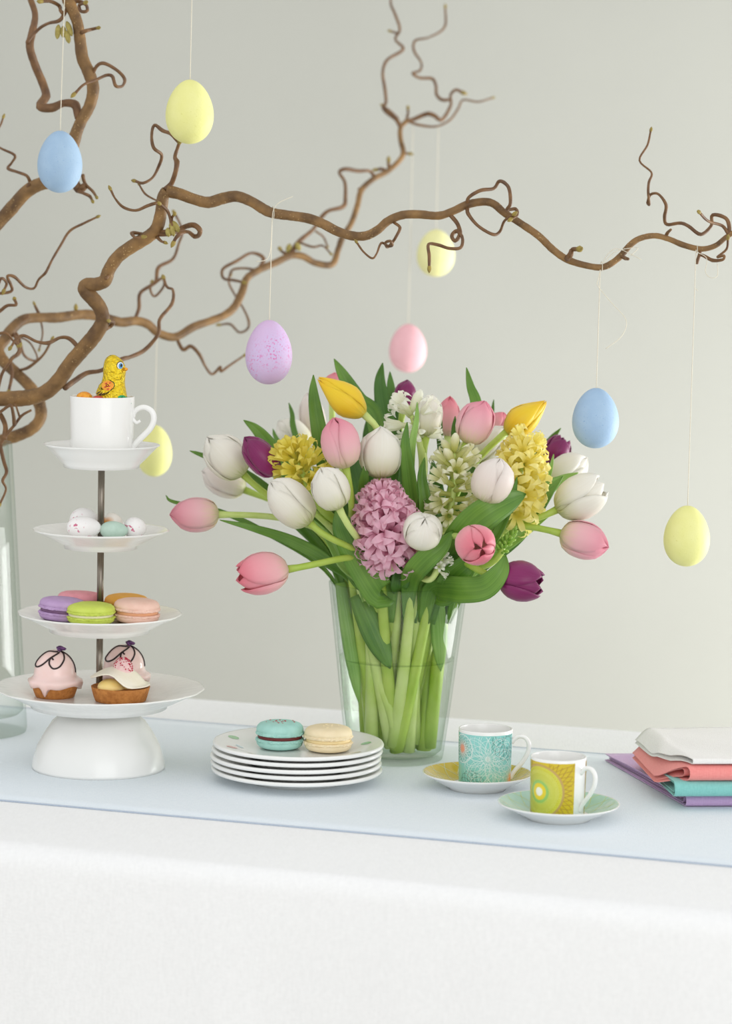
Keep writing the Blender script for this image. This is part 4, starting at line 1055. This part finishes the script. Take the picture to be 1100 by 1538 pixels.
PROF = {'closed': [(0, .16), (.04, .48), (.12, .78), (.26, .97), (.45, 1.04), (.64, 1.0), (.80, .82), (.92, .50), (1, .03)],
        'point': [(0, .16), (.05, .44), (.15, .72), (.30, .95), (.42, 1.0), (.58, .84), (.75, .58), (.9, .30), (1, .06)],
        'mouth': [(0, .16), (.04, .48), (.12, .78), (.26, .97), (.45, 1.04), (.64, 1.02), (.80, .90), (.92, .68), (1, .36)],
        'open': [(0, .14), (.05, .48), (.15, .78), (.32, .98), (.5, 1.04), (.68, 1.0), (.84, .86), (.95, .70), (1, .58)]}
def prof_at(prof, t):
    for a, b in zip(prof[:-1], prof[1:]):
        if a[0] <= t <= b[0]:
            q = (t - a[0]) / (b[0] - a[0]); q = q * q * (3 - 2 * q) * 0.3 + q * 0.7
            return a[1] + (b[1] - a[1]) * q
    return prof[-1][1]
def petal_geo(L, R, ang, inner, style, rg):
    prof = PROF['closed' if style == 'mouth' and inner else style]; nt, ns = 14, 8; V, Fc, U = [], [], []
    A0 = rg.uniform(0.98, 1.10) if not inner else rg.uniform(1.0, 1.1)
    k = (0.93 if inner else 1.015) * rg.uniform(0.98, 1.02); Lk = L * (rg.uniform(0.985, 1.0) if inner else rg.uniform(0.94, 1.0))
    lean = rg.uniform(-0.04, 0.0) if inner else rg.uniform(0.0, 0.09); skew = rg.uniform(-0.10, 0.10)
    for i in range(nt + 1):
        t = 0.5 - 0.5 * math.cos(math.pi * i / nt) if True else i / nt
        r = prof_at(prof, t) * R * k * (1 + lean * t) + (R * lean * t ** 3 * 0.8 if not inner else 0)
        A = A0 * (0.75 + 0.25 * min(1, t * 3)) * math.sqrt(max(0, 1 - t ** 4.6)) ** 0.9
        for j in range(ns + 1):
            s = -1 + 2 * j / ns; a = ang + s * A + skew * t
            rr = r * (1 + 0.05 * (1 - abs(s)) ** 1.5 * math.sin(math.pi * t) + (0.004 if style != 'open' else 0.04) * s * s * (1 if not inner else -2))
            z = Lk * t - 0.05 * L * s * s * t
            V.append(Vector((rr * math.cos(a), rr * math.sin(a), z))); U.append((j / ns, t))
    W = ns + 1
    for i in range(nt):
        for j in range(ns): Fc.append((i * W + j, i * W + j + 1, (i + 1) * W + j + 1, (i + 1) * W + j))
    return V, Fc, U
def frame(axis, roll=0.0):
    z = axis.normalized(); x = (RGT - z * RGT.dot(z)); x = x.normalized() if x.length > 0.1 else z.orthogonal().normalized()
    y = z.cross(x); M = Matrix((x, y, z)).transposed().to_4x4()
    return M @ Matrix.Rotation(roll, 4, 'Z')
def place(o, M, parent):
    o.parent = parent; o.matrix_local = Matrix.Translation(-parent.location) @ M

GR = random.Random(11)
def in_vase(h, k):                    # point inside the vase at height h, k = disc vector (-1..1)
    r = RB + (RT_ - RB) * h / VH - 0.009
    return VB + Vector((k[0] * r, k[1] * r, h))
used = []
def stem_path(Bp, axis, kr=None, bottom=None, bend=1.0):
    hz = Vector((Bp.x - VB.x, Bp.y - VB.y)); L = hz.length
    if kr is None:
        k = min(0.92, L / 0.085)
        for tr in range(30):
            a = math.atan2(hz.y, hz.x) + GR.uniform(-0.45, 0.45) * (1 + tr / 10); kk = max(0.05, min(0.9, k * GR.uniform(0.7, 1.1)))
            c = (kk * math.cos(a), kk * math.sin(a))
            if all(math.hypot(c[0] - u[0], c[1] - u[1]) > 0.17 - tr * 0.004 for u in used): break
        used.append(c); kr = c
    if bottom is None:
        b = Vector((kr[0] * 0.55 + GR.uniform(-0.4, 0.4) + 0.08, kr[1] * 0.6 + GR.uniform(-0.35, 0.35)))
        if b.length > 0.85: b *= 0.85 / b.length
        bottom = (b.x, b.y)
    rimp = in_vase(VH + 0.003, kr); bot = in_vase(0.009 + GR.uniform(0, 0.008), bottom)
    d = Bp - rimp; ln = d.length
    up = (rimp - bot).normalized()
    c1 = rimp + up * ln * 0.42; c2 = Bp - axis.normalized() * ln * 0.38 * bend
    pts = []
    mid = bot.lerp(rimp, 0.5) + Vector((GR.uniform(-1, 1), GR.uniform(-1, 1), 0)) * 0.004
    for i in range(8):
        t = i / 8; pts.append(bot * (1 - t) ** 2 + mid * 2 * t * (1 - t) + rimp * t * t)
    for i in range(15):
        t = i / 14; pts.append(rimp * (1 - t) ** 3 + c1 * 3 * t * (1 - t) ** 2 + c2 * 3 * t * t * (1 - t) + Bp * t ** 3)
    return pts

def leaf_geo(pts, W, hint=None, fold=0.35, twist=0.0, blunt=0.0, basew=0.35, rg=None):
    pts = catmull(pts, 6); n = len(pts); V, Fc, U = [], [], []; ns = 6
    tot = 0
    for i in range(n):
        t = i / (n - 1)                                   # 0 base .. 1 tip
        a = pts[max(0, i - 1)]; b = pts[min(n - 1, i + 1)]; T = (b - a).normalized()
        h = hint if hint is not None else (CAM - pts[i]).normalized()
        h = (Quaternion(T, twist * t) @ h)
        S = T.cross(h); S = S.normalized() if S.length > 1e-4 else T.orthogonal().normalized()
        N = S.cross(T)
        f = basew + (1 - basew) * math.sin(min(1, t / 0.45) * math.pi / 2) if t < 0.45 else max(0.0, 1 - ((t - 0.45) / 0.55) ** (1.9 + blunt)) ** 0.85
        f = max(f, 0.015)
        for j in range(ns + 1):
            s = -1 + 2 * j / ns
            V.append(pts[i] + S * (s * W / 2 * f) + N * (-(fold * W / 2) * f * (1 - abs(s) ** 1.5) + 0.04 * W * math.sin(t * 11 + s * 2) * abs(s)))
            U.append((j / ns, t))
    Wd = ns + 1
    for i in range(n - 1):
        for j in range(ns): Fc.append((i * Wd + j, i * Wd + j + 1, (i + 1) * Wd + j + 1, (i + 1) * Wd + j))
    return V, Fc, U
def add_leaf(t, tippix, W, mat=0, basemode='mouth', **kw):
    """tippix: pixels+depth from tip to where it disappears; the leaf then runs on down to the vase mouth"""
    pts = [P(*q) for q in reversed(tippix)]
    m = mpp(tippix[0][2])
    if basemode == 'mouth':
        q = tippix[-1]; mouth = in_vase(VH * 0.97, (max(-0.8, min(0.8, (q[0] - 597) / 170)), max(-0.7, min(0.7, (q[2] - VD) / 0.1))))
        pts = [mouth + Vector((0, 0, -0.03)), mouth.lerp(pts[0], 0.3)] + pts if (mouth - pts[0]).length > 0.03 else [mouth] + pts
    return part('leaf', leaf_geo(pts, W * m, **kw), LM[mat], t, solid=0.0007)

TUL = {}
def tulip(key, colr, base, tip, wpx, d, toward, style, label, roll=None, stem=True, kr=None, bottom=None, bend=1.0, sr=4.8):
    rg = random.Random(sum(map(ord, key)) * 3)
    m = mpp(d); Bp = P(base[0], base[1], d); Tp = P(tip[0], tip[1], d - toward * m)
    ax = Tp - Bp; L = ax.length * 1.02; R = wpx / 2 * m / 1.02
    t = thing('tulip', label, 'tulip', Bp); TUL[key] = t
    M = Matrix.Translation(Bp) @ frame(ax, rg.uniform(0, 6) if roll is None else roll)
    for k in range(6):
        inner = k % 2 == 1
        o = part('petal', petal_geo(L, R, k * math.pi / 3, inner, style, rg), PM[colr], t, world=False, solid=0.0006)
        place(o, M, t)
    if style == 'open':
        o = part('pistil', merge(tube([Vector((0, 0, 0.1 * L)), Vector((0, 0, 0.5 * L))], R * 0.12, 8), *[tube([Vector((R * .2 * math.cos(a), R * .2 * math.sin(a), 0.1 * L)), Vector((R * .4 * math.cos(a), R * .4 * math.sin(a), 0.55 * L))], R * 0.06, 6) for a in (0, 1.05, 2.1, 3.14, 4.2, 5.2)]), MAT['stamen'], t, world=False); place(o, M, t)
    if stem:
        pts = stem_path(Bp + ax.normalized() * 0.001, ax, kr, bottom, bend); n = len(pts)
        rad = [(sr * (2.3 - 1.3 * min(1, i / (n * 0.55)))) * vp for i in range(n)]
        rad[-1] *= 1.25
        part('stem', tube(pts, rad, 10), SM if GR.random() < 0.6 else SM2, t)
    return t

W_ = 'white'
tulip('w1', 'white', (366, 713), (312, 657), 58, 2.80, 6, 'closed', 'white tulip next to the dark purple one, leaning out over a paler tulip')
tulip('w2', 'blush', (368, 736), (304, 708), 44, 2.95, 0, 'closed', 'dim cream tulip tucked under a white tulip at the bouquet edge')
tulip('w3', 'white', (466, 786), (407, 724), 57, 2.72, 5, 'closed', 'long white tulip leaning below the golden hyacinth')
tulip('w4', 'white', (510, 764), (482, 703), 52, 2.69, 12, 'closed', 'small white tulip between the golden and pink hyacinths')
tulip('w5', 'white', (571, 718), (572, 641), 61, 2.74, 6, 'closed', 'upright white tulip standing above the pink hyacinth')
tulip('w6', 'white', (462, 676), (418, 634), 46, 3.0, 0, 'closed', 'soft white tulip at the back beside the golden hyacinth')
tulip('w7', 'blush', (476, 662), (462, 591), 36, 3.02, 0, 'closed', 'cream tulip at the back beside a tall upright leaf')
tulip('w8', 'white', (640, 656), (649, 593), 37, 2.79, 4, 'closed', 'slim white tulip beside the white hyacinth')
tulip('w9', 'white', (632, 816), (639, 778), 55, 2.71, 38, 'closed', 'rounded white tulip facing forward beside the pink hyacinth')
tulip('w10', 'blush', (728, 754), (752, 689), 58, 2.70, 14, 'closed', 'blush white tulip in front of the pale yellow hyacinth')
tulip('w11', 'white', (708, 692), (760, 642), 38, 2.84, 0, 'closed', 'white tulip half hidden under a pink tulip and the pale yellow hyacinth')
tulip('w12', 'white', (822, 726), (882, 688), 46, 2.86, 0, 'closed', 'white tulip behind the large loose one, below a purple tulip')
tulip('w13', 'white', (836, 766), (907, 728), 62, 2.75, 4, 'open', 'large loose white tulip above an outstretched pink tulip')
tulip('p1', 'pink', (329, 773), (256, 773), 50, 2.80, 4, 'closed', 'pink tulip stretched farthest out above the lowest pink tulip', kr=(-0.72, 0.1))
tulip('p2', 'rose', (433, 855), (357, 866), 58, 2.71, 16, 'open', 'opening pink tulip hanging low beside the vase rim', kr=(-0.35, -0.72), bend=1.3)
tulip('p3', 'pink', (520, 703), (502, 628), 55, 2.72, 8, 'closed', 'pink tulip standing upright below the yellow tulip')
tulip('p4', 'pink', (701, 666), (728, 603), 51, 2.76, 6, 'closed', 'plump pink tulip next to a leaning yellow tulip')
tulip('p5', 'rose', (738, 652), (757, 620), 30, 2.88, 0, 'closed', 'small pink tulip peeking out behind the plump pink one')
tulip('p6', 'rose', (706, 812), (724, 824), 57, 2.68, 52, 'mouth', 'pink tulip facing forward with the folded mouth of its petals showing')
tulip('p7', 'pink', (842, 801), (914, 822), 53, 2.74, 8, 'closed', 'pink tulip on a long bare stem below the large loose white one', kr=(0.6, -0.2))
tulip('p8', 'rose', (673, 656), (676, 596), 32, 2.87, 0, 'closed', 'pink tulip half hidden behind the slim white one')
tulip('p9', 'rose', (500, 592), (503, 560), 26, 2.92, 0, 'closed', 'small pink tulip peeking out behind the yellow tulip')
tulip('u1', 'purple', (414, 713), (368, 657), 43, 2.77, 6, 'closed', 'dark purple tulip beside the golden hyacinth')
tulip('u2', 'purple', (749, 867), (815, 878), 57, 2.68, 14, 'open', 'dark purple tulip hanging lowest over the vase rim', kr=(0.66, -0.5), bend=0.8)
tulip('u3', 'purple', (824, 698), (848, 658), 38, 2.89, 0, 'open', 'dark purple tulip peeking out above the white ones')
tulip('u4', 'purple', (606, 612), (612, 571), 30, 2.88, 0, 'closed', 'dark purple tulip peeking out behind the white hyacinth')
tulip('y1', 'yellow', (548, 623), (479, 569), 47, 2.75, 4, 'point', 'yellow tulip leaning over an upright pink tulip')
tulip('y2', 'yellow', (760, 650), (820, 603), 44, 2.80, 2, 'point', 'yellow tulip leaning over the pale yellow hyacinth')

# leaves: tip first
LF = [
 ('w7', [(471, 563, 2.80), (472, 600, 2.79), (482, 660, 2.79), (495, 720, 2.80)], 27, 0, {}),
 ('y1', [(502, 539, 2.86), (515, 562, 2.86), (538, 600, 2.86), (566, 640, 2.85)], 27, 0, dict(twist=0.3)),
 ('u4', [(575, 545, 2.88), (571, 575, 2.88), (577, 620, 2.87), (585, 670, 2.86)], 27, 1, {}),
 ('u4', [(586, 558, 2.92), (588, 590, 2.91), (594, 650, 2.90)], 20, 1, {}),
 ('p4', [(701, 552, 2.84), (707, 580, 2.84), (716, 612, 2.83), (712, 680, 2.83)], 19, 0, {}),
 ('p5', [(742, 600, 2.90), (739, 625, 2.90), (730, 680, 2.88)], 9, 1, {}),
 ('u1', [(366, 631, 2.84), (385, 645, 2.84), (404, 668, 2.84), (430, 710, 2.83)], 24, 0, {}),
 ('w6', [(434, 605, 2.96), (439, 622, 2.96), (446, 660, 2.95)], 9, 0, {}),
 ('w6', [(410, 644, 2.98), (416, 660, 2.97), (440, 700, 2.94)], 10, 0, {}),
 ('w1', [(285, 677, 2.86), (305, 684, 2.86), (360, 705, 2.86), (420, 750, 2.85)], 11, 0, {}),
 ('p1', [(249, 744, 2.84), (262, 754, 2.84), (330, 768, 2.85), (400, 800, 2.85)], 8, 0, {}),
 ('p1', [(330, 781, 2.79), (380, 793, 2.79), (430, 809, 2.80), (470, 828, 2.80), (495, 845, 2.80)], 19, 0, dict(fold=0.2)),
 ('w1', [(368, 706, 2.82), (395, 728, 2.82), (425, 760, 2.82), (455, 790, 2.82)], 17, 0, {}),
 ('w4', [(506, 764, 2.73), (520, 800, 2.73), (543, 845, 2.74), (570, 890, 2.75)], 48, 0, dict(blunt=1.6, fold=0.15)),
 ('w4', [(486, 762, 2.78), (500, 790, 2.78), (520, 830, 2.78), (545, 875, 2.78)], 32, 0, dict(fold=0.2)),
 ('w3', [(470, 780, 2.76), (495, 810, 2.76), (515, 845, 2.77)], 18, 2, {}),
 ('p3', [(553, 689, 2.73), (548, 712, 2.73), (547, 740, 2.74), (552, 790, 2.76)], 19, 0, {}),
 ('p3', [(487, 680, 2.76), (500, 710, 2.76), (515, 760, 2.77)], 17, 1, {}),
 ('w5', [(600, 705, 2.80), (585, 735, 2.80), (580, 790, 2.80)], 30, 1, {}),
 ('w8', [(612, 634, 2.73), (609, 670, 2.73), (614, 715, 2.74), (620, 780, 2.76)], 23, 0, dict(fold=0.4)),
 ('w8', [(627, 604, 2.76), (626, 630, 2.76), (619, 670, 2.76), (616, 720, 2.77)], 12, 2, {}),
 ('w8', [(638, 687, 2.75), (634, 715, 2.75), (639, 755, 2.75), (642, 810, 2.76)], 21, 0, dict(fold=0.45)),
 ('p8', [(664, 630, 2.80), (661, 655, 2.80), (663, 700, 2.80)], 13, 1, {}),
 ('p8', [(684, 625, 2.82), (683, 650, 2.82), (686, 700, 2.82)], 14, 1, {}),
 ('p4', [(700, 690, 2.80), (712, 720, 2.79), (700, 780, 2.79)], 26, 1, {}),
 ('w10', [(790, 742, 2.72), (766, 752, 2.70), (735, 768, 2.69), (706, 792, 2.70), (684, 822, 2.72)], 50, 0, dict(blunt=0.8, fold=0.2)),
 ('w10', [(777, 716, 2.72), (771, 745, 2.71), (757, 780, 2.71), (735, 818, 2.73)], 15, 0, {}),
 ('u3', [(843, 643, 2.90), (828, 660, 2.90), (806, 690, 2.89), (780, 740, 2.87)], 15, 0, {}),
 ('u3', [(832, 682, 2.82), (826, 708, 2.82), (812, 738, 2.82), (780, 785, 2.81)], 12, 2, {}),
 ('w12', [(869, 710, 2.81), (842, 722, 2.81), (812, 745, 2.80), (775, 795, 2.79)], 24, 2, {}),
 ('w13', [(846, 715, 2.80), (822, 735, 2.79), (795, 768, 2.79), (765, 805, 2.79)], 40, 0, dict(fold=0.25)),
 ('w13', [(836, 765, 2.78), (812, 780, 2.78), (780, 805, 2.78)], 16, 2, {}),
 ('u2', [(760, 834, 2.67), (752, 858, 2.66), (728, 882, 2.665), (694, 886, 2.69), (668, 884, 2.73)], 40, 0, dict(blunt=0.8, fold=0.3)),
 ('p6', [(722, 838, 2.72), (702, 850, 2.71), (682, 868, 2.72), (668, 890, 2.74)], 42, 0, dict(blunt=1.0)),
 ('p6', [(690, 800, 2.73), (678, 830, 2.73), (668, 865, 2.74)], 46, 0, dict(blunt=1.2, fold=0.2)),
 ('w9', [(681, 797, 2.71), (664, 820, 2.70), (642, 838, 2.70), (622, 860, 2.72)], 34, 0, dict(blunt=0.6, fold=0.3)),
 ('w9', [(618, 800, 2.76), (612, 830, 2.76), (600, 880, 2.76)], 28, 1, {}),
 ('w11', [(700, 740, 2.83), (695, 770, 2.82), (680, 820, 2.81)], 34, 1, {}),
 ('y2', [(745, 745, 2.84), (735, 780, 2.83), (710, 830, 2.82)], 34, 1, {}),
 ('w7', [(525, 640, 2.9), (530, 690, 2.88), (545, 760, 2.86)], 34, 1, {}),
 ('p9', [(560, 610, 2.92), (556, 660, 2.90), (565, 740, 2.87)], 32, 1, {}),
 ('w5', [(600, 640, 2.86), (603, 690, 2.85), (606, 770, 2.83)], 30, 1, {}),
 ('w12', [(650, 690, 2.88), (655, 740, 2.86), (650, 800, 2.84)], 36, 1, {}),
 ('w6', [(470, 700, 2.9), (490, 750, 2.88), (530, 820, 2.86)], 30, 1, {}),
 ('w2', [(395, 740, 2.90), (430, 775, 2.89), (490, 830, 2.87)], 12, 0, {}),
]
for (k, pts, wd, mt, kw) in LF: add_leaf(TUL[k], pts, wd, mt, **kw)
# sheath leaves running down inside the vase (they hug the stems)
for (k, top, bot, wd, mt) in (('w4', ((538, 884), (586, 992)), None, 38, 0), ('w3', ((512, 872), (540, 1050)), None, 22, 2), ('w10', ((655, 882), (661, 1000)), None, 24, 2)):
    (x0, y0), (x1, y1) = top
    h0 = (1138 - y0) * vp; h1 = (1138 - y1) * vp; r0 = RB + (RT_ - RB) * h0 / VH; r1 = RB + (RT_ - RB) * h1 / VH
    def pt(x, h, r):
        cx = VB.x + (x - 593 - 0.02 * h / vp) * vp; dx = cx - VB.x; return Vector((cx, VB.y - math.sqrt(max(0, (r * 0.86) ** 2 - dx * dx)) * 0.9, VB.z + h))
    a, b = pt(x0, h0, r0), pt(x1, h1, r1)
    part('leaf', leaf_geo([a, a.lerp(b, 0.35), a.lerp(b, 0.7), b], wd * vp, fold=-0.3, basew=0.7), LM[mt], TUL[k], solid=0.0008)

# hyacinths
def floret_geo(openk=1.0):
    gs = []
    prof = [(0.02, 0), (0.085, 0.04), (0.105, 0.2), (0.095, 0.36), (0.12, 0.5), (0.16, 0.58)]
    n = 12; V, Fc, U = [], [], []
    for i, (r, z) in enumerate(prof):
        for k in range(n):
            a = 2 * math.pi * k / n; V.append(Vector((r * math.cos(a), r * math.sin(a), z))); U.append((k / n, z * 0.6))
    for i in range(len(prof) - 1):
        for k in range(n): Fc.append((i * n + k, i * n + (k + 1) % n, (i + 1) * n + (k + 1) % n, (i + 1) * n + k))
    gs.append((V, Fc, U))
    path = [(0.13, 0.50), (0.19, 0.70), (0.31, 0.86), (0.46, 0.90), (0.57, 0.82), (0.62, 0.70)]
    path = [(0.17 + (r - 0.17) * openk, 0.52 + (z - 0.52) * (1 + (1 - openk) * 0.9)) for r, z in path]
    wds = [0.075, 0.10, 0.115, 0.10, 0.06, 0.012]
    for k in range(6):
        a = k * math.pi / 3 + 0.2; V, Fc, U = [], [], []
        ca, sa = math.cos(a), math.sin(a)
        for i, ((r, z), wd) in enumerate(zip(path, wds)):
            for j in (-1, 0, 1):
                V.append(Vector((r * ca - j * wd * sa, r * sa + j * wd * ca, z + (0.03 if j else 0)))); U.append((0.5 + j * 0.5, 0.4 + 0.6 * i / 5))
        for i in range(5):
            for j in range(2): Fc.append((i * 3 + j, i * 3 + j + 1, i * 3 + j + 4, i * 3 + j + 3))
        gs.append((V, Fc, U))
    return merge(*gs)
FG = floret_geo(1.0); FH = floret_geo(0.62); FB = lathe([(0.02, 0), (0.09, 0.05), (0.12, 0.25), (0.15, 0.45), (0.155, 0.6), (0.12, 0.76), (0.06, 0.86), (1e-3, 0.89)], 12, lambda th, i, r, z: (1 + 0.10 * abs(math.sin(3 * th)), 0), uv=True)
FMESH = {}
def fmesh(kind, colr):
    if (kind, colr) not in FMESH: FMESH[(kind, colr)] = newmesh('floret', *( {'o': FG, 'h': FH, 'b': FB}[kind][:2]), PM[colr], {'o': FG, 'h': FH, 'b': FB}[kind][2])
    return FMESH[(kind, colr)]
def hyacinth(colr, axis_pix, d, N, Lpx, label, kind='o', toward=0, el=(-20, 55), stem_mat=None, kr=None, sr=7.5, front_only=False, core=5, shrink=0.35):
    m = mpp(d); nP = len(axis_pix)
    ax = catmull([P(x, y, d - toward * m * i / (nP - 1)) for i, (x, y) in enumerate(axis_pix)], 6)
    t = thing('hyacinth', label, 'hyacinth', ax[0])
    rg = random.Random(N * 7 + int(axis_pix[0][0]))
    axis = (ax[-1] - ax[0]).normalized()
    pts = stem_path(ax[0], axis, kr); n = len(pts)
    rad = [sr * (1.25 - 0.4 * i / n) * vp for i in range(n)]
    full = pts[:-1] + ax; rad = rad[:-1] + [core * m * (1 - 0.5 * i / len(ax)) for i in range(len(ax))]
    part('stem', tube(full, rad, 10), stem_mat or SM2, t)
    F0 = frame(axis); x, y = Vector(F0.col[0][:3]), Vector(F0.col[1][:3])
    for k in range(N):
        q = (k + 0.5) / N; p = ax[min(len(ax) - 1, int(q * (len(ax) - 1) + 0.5))]; a = k * 2.39996 + rg.uniform(-0.25, 0.25)
        e = math.radians(el[0] + (el[1] - el[0]) * q + rg.uniform(-12, 12))
        dr = (x * math.cos(a) + y * math.sin(a)) * math.cos(e) + axis * math.sin(e)
        s = Lpx * m * (1 - shrink * q) * (0.68 + 0.32 * min(1, q / 0.35)) * rg.uniform(0.88, 1.1)
        kd = kind if q < 0.82 else ('h' if kind == 'o' else 'b')
        o = bpy.data.objects.new('floret', fmesh(kd, colr)); COL.objects.link(o)
        M = Matrix.Translation(p) @ frame(dr, rg.uniform(0, 6)) @ Matrix.Scale(s, 4)
        place(o, M, t)
    return t
hyacinth('hpink', [(588, 836), (586, 810), (580, 785), (577, 758)], 2.74, 52, 62, 'dense pink hyacinth over the vase', 'o', 22, (-25, 60), SM2, (-0.1, -0.55))
hyacinth('hyellow', [(772, 768), (776, 735), (785, 700), (790, 665)], 2.76, 36, 62, 'pale yellow hyacinth beside the blush white tulip', 'o', 6, (-30, 50), SM, (0.45, -0.1), shrink=0.5)
hyacinth('hgold', [(462, 728), (452, 705), (440, 675)], 2.76, 20, 52, 'golden yellow hyacinth next to the dark purple tulip', 'h', 4, (-15, 60), SM, (-0.4, -0.2))
hyacinth('hcream', [(674, 785), (680, 750), (684, 712), (682, 680)], 2.755, 24, 44, 'greenish cream hyacinth between a leaf and the blush white tulip', 'h', 8, (-20, 50), SM2, (0.2, -0.45), shrink=0.1)
hyacinth('hwhite', [(630, 660), (622, 635), (615, 612)], 2.79, 10, 46, 'sparse white hyacinth at the top of the bouquet', 'h', 4, (-5, 55), SM2, (0.05, 0.05), shrink=0.05)
hyacinth('hbud', [(752, 832), (758, 818), (772, 800)], 2.74, 34, 19, 'green hyacinth still in bud beside the forward-facing pink tulip', 'b', 0, (10, 70), SM, (0.5, -0.35), 5.5)
hyacinth('hwhite', [(656, 858), (661, 846), (664, 838)], 2.715, 9, 24, 'tiny white hyacinth floret cluster low over the vase rim', 'h', 2, (-20, 60), SM2, (0.25, -0.75), 5)
# bare cut stems standing in the vase
for (tp, bt, kr_t, kr_b, r, mt, lab) in ((0.80, 0.03, (0.22, -0.55), (0.3, -0.35), 5.2, SM3, 'tan dried stem standing among the green stems in the vase'),
                               (0.60, 0.10, (-0.42, -0.55), (0.0, -0.7), 7.5, SM2, 'pale stem with a slanting cut end, stopping short of the vase floor')):
    a = in_vase(VH * tp, kr_t); b = in_vase(VH * bt + 0.01, kr_b)
    if r < 6: a = in_vase(VH * 1.02, kr_t)
    o = part('loose_stem', tube([b + (a - b) * (i / 8) + Vector((0.002 * math.sin(i * 0.8), 0, 0)) for i in range(9)], [r * vp * (0.35 if i == 0 else 1) for i in range(9)], 12), mt, None)
    tag(o, lab, 'stem')
